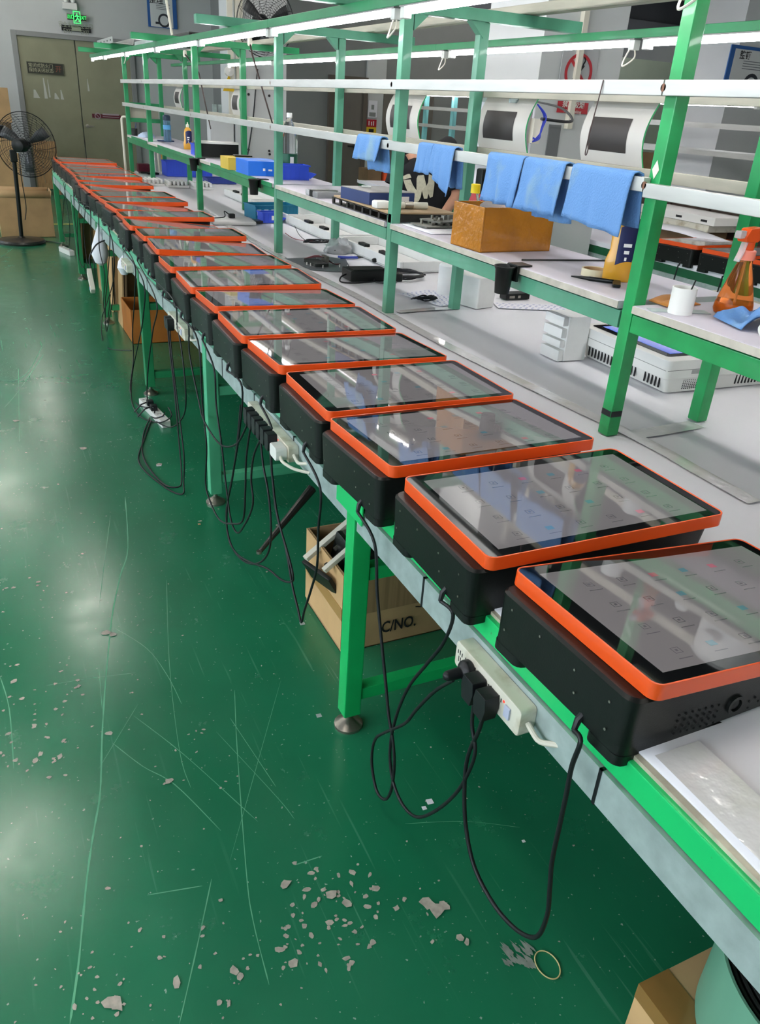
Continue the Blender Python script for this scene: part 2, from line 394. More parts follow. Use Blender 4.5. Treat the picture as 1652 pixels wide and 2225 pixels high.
# doors
d1 = tag(bpy.data.objects.new('door_1', None), kind='structure'); COL.objects.link(d1); d1.location = (0, 15.6, 0)
for x0, x1 in ((.86, 1.72), (1.735, 2.58)):
    MB().box(x0, x1, -.05, 0, .01, 2.27).obj('door_leaf', DOORG, d1, bev=.004)
MB().box(.78, .86, -.08, 0, 0, 2.34).box(2.58, 2.66, -.08, 0, 0, 2.34).box(.86, 2.58, -.08, 0, 2.27, 2.34).obj('door_frame', STEELF, d1, bev=.006)
h = MB(); h.lathe([(.03, 0), (.03, .012), (.012, .014), (.012, .05)], 14, T=frame((1.80, -.05, 1.02), (1, 0, 0), (0, 0, 1))); h.box(1.79, 1.90, -.11, -.095, 1.01, 1.03)
h.obj('door_handle', CHROME, d1)
sm = MB()
for x, z, w_, hh in ((1.17, 1.40, .05, .30), (1.24, 1.42, .025, .26), (1.0, 1.40, .10, .12), (1.32, 1.40, .08, .09), (1.42, 1.40, .05, .14), (1.86, 1.55, .03, .18)):
    sm.add([(x, -.052, z), (x + w_, -.052, z), (x + w_ * .4, -.052, z + hh), (x + w_ * .15, -.052, z + hh)], [(0, 1, 2, 3)])
sm.obj('torn_tape_residue', mat('tape_residue', 'b9bab2', .8), d1, smooth=0)
d2 = tag(bpy.data.objects.new('door_2', None), kind='structure'); COL.objects.link(d2); d2.location = (0, 12.6, 0)
a, b_ = at(716, 250, y=12.55), at(790, 250, y=12.55)
MB().box(a.x + .07, b_.x - .02, -.05, 0, .01, 1.93).obj('door_leaf', DOORB, d2, bev=.004)
MB().box(a.x - .02, a.x + .07, -.08, 0, 0, 2.0).box(b_.x - .02, b_.x + .05, -.08, 0, 0, 2.0).box(a.x + .07, b_.x - .02, -.08, 0, 1.93, 2.0).obj('door_frame', mat('brown_frame', '5f574e', .5), d2, bev=.006)
hp = at(772, 318, y=12.5); MB().box(hp.x - .13, hp.x + .02, -.12, -.1, hp.z - .012, hp.z + .012).lathe([(.03, 0), (.03, .06)], 12, T=frame((hp.x, -.05, hp.z), (1, 0, 0), (0, 0, 1))).obj('door_handle', DSTEEL, d2)
d3 = tag(bpy.data.objects.new('door_3', None), kind='structure'); COL.objects.link(d3); d3.location = (0, 12.6, 0)
a = at(832, 250, y=12.55); MB().box(a.x, a.x + .9, -.05, 0, .01, 2.0).obj('door_leaf', DOORB, d3, bev=.004)
a = at(791, 300, y=12.58); b_ = at(831, 300, y=12.58); struct('trim_1', MB().box(a.x, b_.x, 12.56, 12.6, 0, 2.3), WALLW)
# ceiling fittings
def ceiling_light(x, y, along, label):
    t = thing('ceiling_light', label, 'light', (x, y, 3.55), 0 if along == 'y' else math.pi / 2, 'ceiling lights of the hall')
    MB().box(-.16, .16, -.62, .62, .02, .09).obj('light_tray', WHITE, t, bev=.008)
    for s in (-.07, .07):
        MB().tube([(s, -.6, 0), (s, .6, 0)], .018, 10).obj('tube', CEILT, t)
    MB().tube([(0, -.4, .09), (0, -.4, .149)], .006).tube([(0, .4, .09), (0, .4, .149)], .006).obj('drop_rod', DSTEEL, t)
LBL = 'white twin-tube batten hanging under the dark ceiling of the hall'
for y, al, x in ((1.5, 'y', -.3), (4.73, 'x', -.75), (7.76, 'y', .42), (11.15, 'x', -.55), (14.2, 'y', .5)): ceiling_light(x, y, al, LBL)
for x in (-3.6, 2.8, 7.0):  # unseen rows added for general lighting, kept clear of the terminal screens
    for y in (-1.5, 1.8, 5.0, 8.2, 11.2): 
        if not (x == 2.8 and y == 11.2) and not (x == 7.0 and y in (-1.5, 5.0)): ceiling_light(x, y, 'y', LBL)
# ------------------------------------------------------------------ workbench
POST_Y = [.10, 1.612, 3.105, 4.625, 6.555, 8.50, 9.72]
LEG_Y = [.09, 1.575, 3.085, 4.595, 6.30, 7.98, 9.80]
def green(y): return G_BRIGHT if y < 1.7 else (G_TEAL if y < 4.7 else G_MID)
wb = thing('workbench', 'long green steel workbench with white top, carrying the row of orange terminals', 'workbench', (0, 0, 0))
def foot(leg, x, y):
    f = MB().lathe([(.042, .0), (.042, .008), (.03, .016), (.012, .03), (.009, .032), (.009, .10)], 16); f.obj('levelling_foot', CHROME, leg).location = (x, y, 0)
for y in LEG_Y:
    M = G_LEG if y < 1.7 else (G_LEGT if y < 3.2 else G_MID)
    for x in (.716, 2.70):
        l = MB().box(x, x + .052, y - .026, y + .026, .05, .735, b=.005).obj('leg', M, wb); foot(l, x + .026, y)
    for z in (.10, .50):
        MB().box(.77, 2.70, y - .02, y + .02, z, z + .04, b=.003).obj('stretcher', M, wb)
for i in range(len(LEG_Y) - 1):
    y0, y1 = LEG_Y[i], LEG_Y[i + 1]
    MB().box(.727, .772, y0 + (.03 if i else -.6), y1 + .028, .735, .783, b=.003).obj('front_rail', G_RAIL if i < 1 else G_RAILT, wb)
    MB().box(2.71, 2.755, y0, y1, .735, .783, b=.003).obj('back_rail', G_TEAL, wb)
    tr = MB(); a0, a1 = (y0 + .03 if i else -.5), y1 - .03
    tr.box(.721, .7235, a0, a1, .664, .733).box(.7235, .765, a0, a1, .7305, .733).box(.7235, .765, a0, a1, .664, .667)
    t_ = tr.obj('cable_trunk', GALV, wb)
    for q in (.28, .55, .83):
        yy = a0 + (a1 - a0) * q
        MB().box(.7195, .7235, yy - .003, yy + .003, .662, .7345).box(.7195, .728, yy - .003, yy + .003, .7325, .7345).obj('zip_tie', RUB, t_)
MB().box(.737, 2.76, -.6, 9.98, .783, .790).obj('tabletop', EDGE, wb)
# gusset plate above the first leg
MB().box(.712, .716, 1.50, 1.66, .70, .783).obj('gusset_plate', G_RAIL, wb, bev=.001)
# foam sheet
def foam_fn(u, v):
    x = .744 + u * 2.0; y = -.6 + v * 10.55
    e = .006 * mnoise.noise(Vector((x * 1.1, y * 4, 0))) + .0025 * mnoise.noise(Vector((x * 3, y * 1.2, 4)))
    if u == 0: x += .010 * mnoise.noise(Vector((0, y * 3.1, 9)))
    return (x, y, .792 + max(0, e) * .5)
fo = MB().grid(foam_fn, 40, 210).obj('foam_sheet', FOAM, smooth=60, solid=.003)
tag(fo, 'white packing foam sheet covering the whole long bench top', 'foam sheet')
def tape(pts, w, label):
    P = smooth_path(pts, 6); n = len(P); vs = []
    for i, p in enumerate(P):
        d = P[min(i + 1, n - 1)] - P[max(i - 1, 0)]; q = Vector((-d.y, d.x, 0)).normalized() * w / 2
        for s in (-1, -.35, .35, 1):
            vs.append((p.x + q.x * s, p.y + q.y * s, .7985 + .0018 * abs(mnoise.noise(Vector((p.x * 9 + s, p.y * 9, s))))))
    o = MB().add(vs, [(4 * i + k, 4 * i + k + 1, 4 * i + 5 + k, 4 * i + 4 + k) for i in range(n - 1) for k in range(3)]).obj('tape_strip', TAPE, smooth=60)
    tag(o, label, 'tape')
tape([at(1640, 1092, z=.798), at(1520, 1025, z=.798), at(1400, 958, z=.798), at(1200, 862, z=.798), at(1010, 770, z=.798), at(905, 715, z=.798), at(760, 635, z=.798), at(640, 575, z=.798), at(520, 505, z=.798), at(440, 455, z=.798)], .05, 'long strip of clear tape along the foam seam beside the terminals')
tape([(1.60, 1.60, 0), (1.72, 1.60, 0), (1.88, 1.61, 0)], .06, 'short clear tape strip between the two feet of the nearest rack posts')
tape([(1.60, 3.12, 0), (1.75, 3.14, 0), (1.90, 3.14, 0)], .045, 'short clear tape strip between the second pair of rack posts')
tape([(.80, -.4, 0), (.795, .1, 0), (.80, .57, 0)], .085, 'shiny clear tape along the near front edge of the foam, lower right')
# ------------------------------------------------------------------ overhead rack
rk = thing('overhead_rack', 'green steel rack of posts, rails, lamp beams and a shelf standing along the bench', 'rack', (0, 0, 0))
for i, y in enumerate(POST_Y):
    M = green(y)
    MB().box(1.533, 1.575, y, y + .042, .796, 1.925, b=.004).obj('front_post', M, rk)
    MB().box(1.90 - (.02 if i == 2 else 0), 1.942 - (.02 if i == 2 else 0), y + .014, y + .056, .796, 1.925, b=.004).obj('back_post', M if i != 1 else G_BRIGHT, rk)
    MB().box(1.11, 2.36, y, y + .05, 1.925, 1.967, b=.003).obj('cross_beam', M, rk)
    MB().prism([(0, 0), (.06, .055), (0, .055)], -.02, .02, T=frame((1.58, y + .025, 1.87), (1, 0, 0), (0, 0, 1))).obj('gusset', M, rk)
    MB().prism([(0, 0), (-.06, .055), (0, .055)][::-1], -.02, .02, T=frame((1.892, y + .03, 1.87), (1, 0, 0), (0, 0, 1))).obj('gusset', M, rk)
    MB().box(1.58, 1.892, y + .012, y + .045, 1.105, 1.145).obj('shelf_bearer', M, rk)
    for z in (1.684, 1.468):
        MB().lathe([(.009, 0), (.009, .004), (.005, .007)], 10, T=frame((1.507, y + .025, z), (0, 1, 0), (0, 0, -1)) @ Matrix.Rotation(math.pi, 4, 'X')).obj('bolt', mat('rusty_bolt', '7d5a48', .5, .5), rk)
for i in range(len(POST_Y) - 1):
    y0, y1 = POST_Y[i] + .05, POST_Y[i + 1]
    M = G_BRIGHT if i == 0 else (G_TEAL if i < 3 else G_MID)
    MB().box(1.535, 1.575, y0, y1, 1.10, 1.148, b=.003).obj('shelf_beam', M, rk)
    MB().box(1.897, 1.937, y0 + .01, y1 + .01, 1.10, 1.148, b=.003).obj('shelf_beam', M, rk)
    MB().box(1.528, 1.945, y0 + .004, y1 - .004, 1.152, 1.174).obj('shelf_board', [BOARD], rk, bev=.002)
    e = MB().box(1.5255, 1.528, y0 + .004, y1 - .004, 1.1535, 1.1725).obj('shelf_board_edge', BOARD_EDGE, rk)
    if i >= 3: MB().box(1.522, 1.5255, y0 + .004, y0 + (y1 - y0) * .75, 1.152, 1.176).obj('edge_strip', M, rk)
for a0, a1 in ((-.4, 1.636), (1.640, 4.65), (4.654, 9.77)):
    for z, h_ in ((1.667, .034), (1.452, .034)):
        zz = z - (.012 if (z < 1.5 and a0 < 0) else 0)
        MB().box(1.507, 1.53, a0, a1, zz, zz + h_, b=.002).obj('front_tool_rail', ALU, rk)
for a0, a1 in ((-.4, 1.62), (1.70, 3.15), (3.155, 9.77)):
    for z in (1.665, 1.444):
        if z < 1.5 and a0 < 0: a1 = 1.60
        MB().box(1.942, 1.964, a0 if z > 1.5 or a0 > 0 else 1.3, a1 if a0 > 0 or z > 1.5 else 1.66, z, z + .034, b=.002).obj('back_tool_rail', ALU_OLD, rk)
for x in (1.305, 2.18):
    for i, (a0, a1) in enumerate(((-.4, 4.0), (4.0, 6.6), (6.6, 10.3))):
        zb = 1.892 if x < 2 else 1.872
        MB().box(x - .02, x + .02, a0, a1, zb, 1.925 if x < 2 else 1.90, b=.003).obj('lamp_beam', G_MID if i != 1 else G_MID, rk)
MB().box(2.06, 2.10, -.4, 10.3, 1.968, 2.0, b=.003).box(2.10, 2.14, -.4, 10.3, 1.968, 1.971).obj('cable_trunk', ALU_OLD, rk)
# end frame of the rack
for z in (1.10, 1.30, 1.45): MB().box(1.58, 1.892, 9.73, 9.76, z, z + .04).obj('end_bar', G_MID, rk)
MB().box(1.59, 1.885, 9.765, 9.775, 1.33, 1.45).obj('end_board', mat('grey_board', 'a8a494', .7), rk)
# fluorescent battens
def batten(x, z, y0, y1, label, loop):
    t = thing('tube_lamp', label, 'lamp', (x, y0, z), 0, 'front lamp row' if x < 2 else 'back lamp row'); L_ = y1 - y0
    MB().box(-.018, .018, .02, L_ - .02, .016, .020).box(-.018, -.016, .02, L_ - .02, .020, .034).box(.016, .018, .02, L_ - .02, .020, .034).obj('batten', mat('grey_batten', '8b8a88', .5), t)
    MB().tube([(0, .045, .004), (0, L_ - .045, .004)], .0085, 12).obj('tube', TUBE, t)
    for a in (.02, L_ - .05): MB().box(-.014, .014, a, a + .03, -.015, .02, b=.003).obj('lamp_holder', WHITE, t)
    if loop:
        MB().tube(smooth_path([(0, .03, -.01), (-.012, .01, -.04), (-.015, .06, -.065), (0, .075, -.04), (.005, .045, .012)], 5), .0028, 6).obj('lead_loop', CREAM, t)
ORD = ['nearest', 'second', 'third', 'fourth', 'fifth', 'sixth', 'seventh', 'eighth', 'ninth', 'tenth']
Ys = [-.02, 1.34, 2.67, 4.0, 5.35, 6.68, 8.02, 9.32, 10.28]
for i in range(8):
    batten(1.305, 1.872, Ys[i], Ys[i + 1], '%s lit white tube lamp of the front row above the terminals, counted from the camera' % ORD[i], i in (1, 2, 6))
Yb = [-.2, 1.2, 2.52, 3.90, 5.3, 6.62, 7.95]
for i in range(6):
    batten(2.18, 1.852, Yb[i], Yb[i + 1], '%s lit white tube lamp of the back row behind the posts, counted from the camera' % ORD[i], i in (2, 3))
# ------------------------------------------------------------------ terminals
TL, TW = .56, .352
def terminal_proto():
    t = thing('touch_terminal', 'x', 'terminal')
    # body: outline in x,y; ledge on the left; underside flat to x=.32 then rising to the right
    b = MB()
    o = rrect(-.026, .535, .008, TW - .008, .022)
    o2 = rrect(-.022, .53, .011, TW - .011, .02)
    n = len(o)
    def under(p): return .003 + max(0, (p[0] - .38)) * .42
    vs = [(p[0], p[1], under(p)) for p in o2] + [(p[0], p[1], .098) for p in o] + [(p[0] * .985 + .004, .176 + (p[1] - .176) * .975, .103) for p in o]
    fs = [(i, (i + 1) % n, n + (i + 1) % n, n + i) for i in range(n)] + [(n + i, n + (i + 1) % n, 2 * n + (i + 1) % n, 2 * n + i) for i in range(n)]
    c = len(vs); vs.append((.26, .176, .003)); vs.append((.26, .176, .103))
    fs += [((i + 1) % n, i, c) for i in range(n)] + [(2 * n + i, 2 * n + (i + 1) % n, c + 1) for i in range(n)]
    b.add(vs, fs)
    b.prism(rrect(-.022, .33, .011, .085, .018), 0, .018)
    b.prism(rrect(-.022, .33, .262, TW - .011, .018), 0, .018)
    b.box(.06, .33, .08, .27, 0, .018)
    b.prism(rrect(-.0225, .03, .0105, .085, .016), -.015, .002)
    b.prism(rrect(-.0225, .03, .262, TW - .0105, .016), -.015, .002)
    body = b.obj('body', BLK, t, smooth=40)
    sc = MB()
    for y, z in ((.05, .075), (.13, .075), (.22, .078), (.30, .08), (.045, .03), (.31, .035), (.12, .04)):
        sc.lathe([(.0022, 0), (.0022, .0012)], 8, T=frame((-.0255, y, z), (0, 1, 0), (0, 0, 1)) @ Matrix.Rotation(math.pi, 4, 'X'))
    sc.obj('screws', CHROME, body)['kind'] = 'stuff'
    g = MB()
    for i in range(7):
        for j in range(4):
            if (i + j) % 1 == 0: g.lathe([(.0020, 0), (.0020, .0008)], 8, T=frame((.075 + i * .0135, .0085, .026 + j * .011), (1, 0, 0), (0, 0, 1)))
    for x, z in ((.225, .05), (.236, .055), (.226, .038), (.246, .046)): g.lathe([(.002, 0), (.002, .0008)], 8, T=frame((x, .0085, z), (1, 0, 0), (0, 0, 1)))
    g.obj('speaker_holes', mat('hole_black', '020303', .9), body)['kind'] = 'stuff'
    k = MB(); k.ring([(.0165 * math.cos(a * .3142), .0165 * math.sin(a * .3142)) for a in range(20)], [(.011 * math.cos(a * .3142), .011 * math.sin(a * .3142)) for a in range(20)], -.004, .004, T=frame((.192, .0085, .052), (1, 0, 0), (0, 0, 1)))
    k.lathe([(.011, -.002), (.009, .001), (.004, .002), (.0, .002)], 20, T=frame((.192, .0085, .052), (1, 0, 0), (0, 0, 1)), cap=False)
    k.obj('round_lock', BLK, body)
    # rim
    r = MB(); z0, z1 = .1035, .131
    out = rrect(0, TL, 0, TW, .018, 5); inn = rrect(.0035, TL - .0035, .0035, TW - .0035, .0150, 5)
    r.ring(out, inn, z0, z1); r.obj('orange_rim', ORANGE, t, bev=.0012)
    MB().prism(inn, z0 + .001, z1 - .0012).obj('glass_front', BLKG, t)
    MB().box(.035, TL - .028, .026, TW - .030, z1 - .0014, z1 - .0010).obj('display', SCREEN, t)
    # flat printed home screen: app squares and captions
    ic = MB(); rr = random.Random(5); zz = z1 - .0008
    def q(x0, x1, y0, y1, mi): ic.add([(x0, y0, zz), (x1, y0, zz), (x1, y1, zz), (x0, y1, zz)], [(0, 1, 2, 3)], mi)
    for i in range(6):
        for j in range(4):
            x = .10 + i * .073; y = .065 + j * .068
            mi = rr.choice([0, 0, 0, 1, 0, 0, 2, 0]); s = .008
            if mi == 0:
                q(x - s, x + s, y - s * .9, y - s * .75, 0); q(x - s, x + s, y + s * .75, y + s * .9, 0); q(x - s, x - s * .8, y - s * .9, y + s * .9, 0); q(x + s * .8, x + s, y - s * .9, y + s * .9, 0); q(x - s * .3, x + s * .3, y - s * .3, y + s * .3, 0)
            else: q(x - s, x + s, y - s * .8, y + s * .8, mi)
            q(x - .014, x + .014, y - .0205, y - .0185, 0)
    ic.obj('home_screen_icons', [mat('icon_grey', '4b4a4d', .03, ior=2.0, emit=.5), mat('icon_teal', '43606a', .03, ior=2.0, emit=.5), mat('icon_red', '854a55', .03, ior=2.0, emit=.5)], t, smooth=0)['kind'] = 'stuff'
    MB().tube([(-.016, .098, .016), (-.026, .098, .006), (-.03, .097, -.012)], [.0065, .006, .0045], 8).obj('cord_boot', RUB, t)
    return t
TAB = [(.738, .582, -.2, -4.2, -3), (.708, .964, -.9, .2, .3), (.706, 1.355, .6, -.2, -3.4), (.707, 1.722, -1, 0, -.8), (.707, 2.10, -.7, -.8, -3.2), (.70, 2.458, -1.2, -.3, 0),
       (.711, 2.845, -1.1, -1.1, -3.1), (.705, 3.208, -2, .3, 0), (.708, 3.60, -1.8, 0, -2.9), (.734, 4.06, -3, -3, 0), (.744, 4.46, -2.1, 0, -2), (.737, 4.835, -1.7, -4.5, -.7), (.757, 5.205, -1.2, 0, -2),
       (.765, 5.565, 3.4, -3.5, 0), (.763, 5.935, 2, 0, -2), (.756, 6.31, 2.2, 0, 0), (.737, 6.665, .5, -4.2, 0), (.724, 7.03, -1.4, 0, -2), (.737, 7.39, -1.8, -2.6, 0), (.760, 7.745, -1.2, 0, -2), (.771, 8.105, .8, 0, 0),
       (.766, 8.465, .1, -1.6, 0), (.764, 8.83, 1.0, -1.3, 0), (.76, 9.195, 0, 0, -2), (.758, 9.56, -.4, -.7, 0)]
NUM = ['first', 'second', 'third', 'fourth', 'fifth', 'sixth', 'seventh', 'eighth', 'ninth', 'tenth', 'eleventh', 'twelfth', 'thirteenth', 'fourteenth', 'fifteenth', 'sixteenth', 'seventeenth', 'eighteenth', 'nineteenth', 'twentieth', 'twenty-first', 'twenty-second', 'twenty-third', 'twenty-fourth', 'last']
TROOT = []; proto = terminal_proto()
def base_pose(x, y, rz, ti, pi_, corner=(0, 0)):
    rz, ti, pi_ = map(math.radians, (rz, ti, pi_))
    a = Vector((math.cos(rz) * math.cos(ti), math.sin(rz) * math.cos(ti), math.sin(ti)))
    b = Vector((-math.sin(rz) * math.cos(pi_), math.cos(rz) * math.cos(pi_), math.sin(pi_)))
    b = (b - a * a.dot(b)).normalized(); c = a.cross(b)
    Mx = Matrix.Identity(4)
    for i in range(3): Mx[i][0], Mx[i][1], Mx[i][2] = a[i], b[i], c[i]
    low = min((Mx @ Vector(p)).z for p in ((.02, .011, 0), (.33, .011, 0), (.02, .341, 0), (.33, .341, 0), (.53, .011, .075), (.53, .341, .075)))
    top = Mx @ Vector((0, 0, .131))
    Mx.translation = Vector((x - top.x, y - top.y, (.921 if (abs(pi_) > .01 or abs(ti) > .03) else .914) - top.z))
    return Mx
TM = []
for i, p in enumerate(TAB):
    o = proto if i == 0 else copy_tree(proto)
    Mx = base_pose(p[0], p[1], p[2], p[3], p[4] * .7); o.matrix_basis = Mx; TM.append(Mx); TROOT.append(o); o['group'] = 'orange-rimmed terminals along the bench edge'
    if i == 0: lb = 'nearest orange-rimmed black touch terminal, at the lower right beside the bare foam'
    elif i == 24: lb = 'farthest orange-rimmed black touch terminal, at the far end of the bench'
    else: lb = '%s orange-rimmed black terminal of the bench row, counting from the camera%s' % (NUM[i], ', right end lower' if p[3] < -2 else '')
    o['label'] = lb
# ------------------------------------------------------------------ power cords (hanging in front of the bench edge)
def plug(parent, p, kind):
    """body against the strip at p (plug axis along +x), cord leaving downward or outward"""
    b = MB()
    if kind == 'round':
        T = Matrix.Translation(p) @ Matrix.Rotation(math.radians(-90), 4, 'Y')
        b.lathe([(.021, 0), (.021, .012), (.017, .017), (.011, .022), (.0095, .05), (.0045, .056)], 16, T=T)
    else:
        b.prism([(-.014, -.032), (.014, -.032), (.02, -.004), (.016, .02), (-.016, .02), (-.02, -.004)], 0, .03, T=frame((p[0], p[1], p[2]), (0, -1, 0), (0, 0, 1)))
    return b.obj('plug', RUB, parent, bev=.002)
def cord(label, px, x, plug_kind=None, r=.0036, xs=None, start=None, M=RUB, term=0, plug_at=None):
    pts = [at(u, v, x=(x if xs is None else xs[i])) for i, (u, v) in enumerate(px)]
    pts = [p if p.z > r else at(u, v, z=r + .001) for p, (u, v) in zip(pts, px)]
    if start is not None: pts = [start] + pts
    P = smooth_path(pts, 6)
    own = TROOT[term]; o = MB().tube(P, r, 8).obj('power_cord', M, own, smooth=60); o.matrix_parent_inverse = own.matrix_basis.inverted()
    if plug_kind:
        q = plug(o, Vector(plug_at) if plug_at else pts[-1], plug_kind)
    return o
def exit_pt(i): return TM[i] @ Vector((-.03, .097, -.012))
XC = .69
cord('thick black power cord of the nearest terminal, hanging in the largest loop to the floor side', [(1262, 1610), (1243, 1665), (1230, 1730), (1215, 1800), (1200, 1870), (1195, 1930), (1189, 1990), (1165, 2036), (1120, 2018), (1070, 1960), (1030, 1880), (1012, 1790), (1010, 1700), (1018, 1640), (1040, 1590), (1048, 1565)], XC, start=exit_pt(0), term=0, plug_kind='angled', plug_at=(0.686, 0.863, 0.688), r=.0042)
cord('black power cord of the second terminal, swinging wide left before reaching the near strip', [(985, 1335), (965, 1395), (930, 1440), (890, 1490), (865, 1545), (851, 1600), (848, 1650), (855, 1700), (875, 1748), (905, 1775), (945, 1763), (990, 1725), (1020, 1675), (1033, 1630), (1026, 1575), (1031, 1520)], XC, start=exit_pt(1), term=1, plug_kind='angled', plug_at=(0.686, 0.905, 0.69), r=.0038)
cord('black power cord of the third terminal, hanging straight beside the nearest bench leg then looping', [(814, 1180), (820, 1290), (830, 1400), (838, 1480), (845, 1555), (854, 1610), (857, 1665), (850, 1718), (836, 1737), (818, 1716), (808, 1655), (815, 1608), (838, 1591), (880, 1572), (905, 1542), (945, 1502), (985, 1478)], XC, start=exit_pt(2), term=2, plug_kind='round', plug_at=(0.686, 0.944, 0.692), r=.0038)
cord('black cord of the fourth terminal, dropping in a sharp V to the floor beside the torn carton', [(696, 1060), (692, 1150), (689, 1230), (675, 1285), (662, 1325), (655, 1352), (648, 1325), (635, 1270), (622, 1195), (602, 1115), (593, 1045), (588, 990), (586, 965)], XC, start=exit_pt(3), term=3, plug_kind='angled', plug_at=(0.689, 2.085, 0.703))
cord('black cord of the fifth terminal, running to a long low loop above the floor', [(592, 935), (590, 1000), (594, 1060), (602, 1120), (622, 1190), (636, 1245), (634, 1264), (612, 1260), (580, 1235), (545, 1222), (515, 1203), (497, 1170), (492, 1110), (505, 1040), (516, 960), (523, 880)], XC, start=exit_pt(4), term=4, plug_kind='angled', plug_at=(0.689, 2.129, 0.703))
cord('black cord of the sixth terminal, hanging in a rounded loop left of the six plugs', [(526, 840), (520, 940), (508, 1020), (495, 1090), (494, 1150), (508, 1195), (535, 1222), (565, 1222), (585, 1195), (589, 1140), (583, 1070), (572, 1010), (566, 950)], XC, start=exit_pt(5), term=5, plug_kind='angled', plug_at=(0.689, 2.173, 0.703))
cord('black cord of the seventh terminal, crossing in front of the second bench leg', [(465, 800), (470, 880), (482, 970), (492, 1060), (502, 1130), (516, 1158), (532, 1140), (546, 1110), (550, 1085), (546, 1040), (553, 985), (577, 935)], XC, start=exit_pt(6), term=6, plug_kind='angled', plug_at=(0.689, 2.217, 0.703))
cord('black cord of the eighth terminal, a low loop around the second leg', [(430, 740), (440, 880), (449, 970), (447, 1050), (457, 1090), (478, 1130), (505, 1138), (528, 1130), (533, 1070), (535, 1000), (541, 950), (547, 915)], XC, start=exit_pt(7), term=7, plug_kind='angled', plug_at=(0.689, 2.261, 0.703))
cord('black cord of the ninth terminal, sweeping under the rail to the six-plug strip', [(405, 690), (412, 770), (432, 870), (444, 915), (478, 965), (512, 966), (534, 930), (541, 905)], XC, start=exit_pt(8), term=8, plug_kind='angled', plug_at=(0.689, 2.305, 0.703))
XF = .685
FS = [.66] * 20
cord('black cord of the tenth terminal, dropping to the white strip on the floor', [(376, 650), (386, 710), (396, 770), (404, 860), (398, 905), (372, 928), (340, 915), (336, 893)], XF, start=exit_pt(9), term=9, r=.0034)
cord('black cord of the eleventh terminal, beside the third leg down to the floor strip', [(340, 655), (332, 720), (322, 800), (320, 865), (330, 905), (352, 905), (358, 896)], XF, start=exit_pt(10), term=10, r=.0034)
cord('black cord of the twelfth terminal, falling left of the third leg in a tall bunch', [(311, 610), (311, 690), (300, 750), (288, 810), (286, 870), (305, 905), (345, 918), (372, 905), (366, 885)], XF, start=exit_pt(11), term=11, r=.0034)
cord('black cord of the thirteenth terminal, outermost of the bunch left of the third leg', [(291, 570), (293, 640), (288, 720), (290, 780), (283, 850), (300, 880), (335, 886)], XF, start=exit_pt(12), term=12, r=.0034)
cord('black cord with a squared loop on the floor left of the orange carton', [(245, 530), (248, 600), (232, 660), (222, 690), (222, 735), (236, 757), (285, 762)], XF, start=exit_pt(13), term=13, r=.0034)
cord('black cord of the fifteenth terminal, hanging in two strands before the fourth leg', [(238, 500), (236, 580), (229, 660), (231, 720), (238, 690), (246, 640), (244, 560)], XF, start=exit_pt(14), term=14, r=.0032)
cord('black cord of the sixteenth terminal, looped past the fourth leg', [(214, 470), (216, 540), (228, 600), (225, 660), (233, 700), (240, 640)], XF, start=exit_pt(15), term=15, r=.0032)
cord('black cord of the seventeenth terminal, hanging to the taped strip', [(196, 455), (198, 520), (206, 590), (206, 625)], XF, start=exit_pt(16), term=16, r=.0032)
cord('black cord of the eighteenth terminal, between the fourth and fifth legs', [(185, 445), (182, 500), (188, 560), (194, 600), (200, 630)], XF, start=exit_pt(17), term=17, r=.003)
cord('black cord of the nineteenth terminal, curling at the fifth leg', [(172, 440), (168, 490), (170, 550), (178, 580), (184, 575)], XF, start=exit_pt(18), term=18, r=.003)
cord('black cord of the twentieth terminal, beside the farthest cartons', [(160, 425), (163, 480), (170, 530), (172, 565)], XF, start=exit_pt(19), term=19, r=.003)
cord('black cord of the twenty-second terminal, dropping to the far floor strip', [(142, 405), (138, 450), (136, 495), (146, 530)], XF, start=exit_pt(21), term=21, r=.003)
cord('black cord of the twenty-third terminal, right of the farthest leg', [(138, 398), (146, 450), (152, 500), (150, 535)], XF, start=exit_pt(22), term=22, r=.003)
# ------------------------------------------------------------------ power strips
def strip(label, p0, p1, w, h, n, lead=True, switch=True, M=WHITED, outlets_face='-x'):
    """bar from p0 to p1; local x along bar, y up, z outward"""
    p0, p1 = Vector(p0), Vector(p1); L_ = (p1 - p0).length
    xa = (p1 - p0).normalized()
    if outlets_face == '-x': T = frame(p0, xa, Vector((0, 0, 1)) - xa * xa.z)
    else: T = frame(p0, xa, Vector((0, 0, 1)).cross(xa))
    t = thing('power_strip', label, 'power strip'); t.matrix_basis = T
    MB().prism(rrect(0, L_, -w / 2, w / 2, .008), 0, h).obj('housing', M, t, bev=.003)
    for k in range(n):
        x = L_ * (.08 + .62 * k / max(1, n - 1)); s = MB()
        s.box(x - .004, x - .002, -.012, .000, h, h + .0006).box(x + .002, x + .004, -.012, .000, h, h + .0006).box(x - .001, x + .001, .004, .014, h, h + .0006).box(x - .008, x - .006, .004, .012, h, h + .0006).box(x + .006, x + .008, .004, .012, h, h + .0006)
        s.obj('outlet', INK, t)
    if switch:
        MB().box(L_ * .80, L_ * .80 + .016, -.012, .012, h, h + .004, b=.001).obj('rocker_switch', mat('switch_blue_white', 'b9bfd6', .3), t)
        MB().lathe([(.0025, 0), (.0025, .001)], 8, T=Matrix.Translation((L_ * .77, .012, h))).obj('pilot_light', mat('pilot_red', 'ff3a2a', .4, emit=1.0), t)
    if lead:
        MB().tube(smooth_path([(L_, 0, h * .5), (L_ + .015, -.006, h * .5), (L_ + .035, -.012, h * .4), (L_ + .06, -.004, -.004), (L_ + .085, .0, -.010)], 4), [.005] * 17, 8).obj('lead', CREAM, t)
    return t
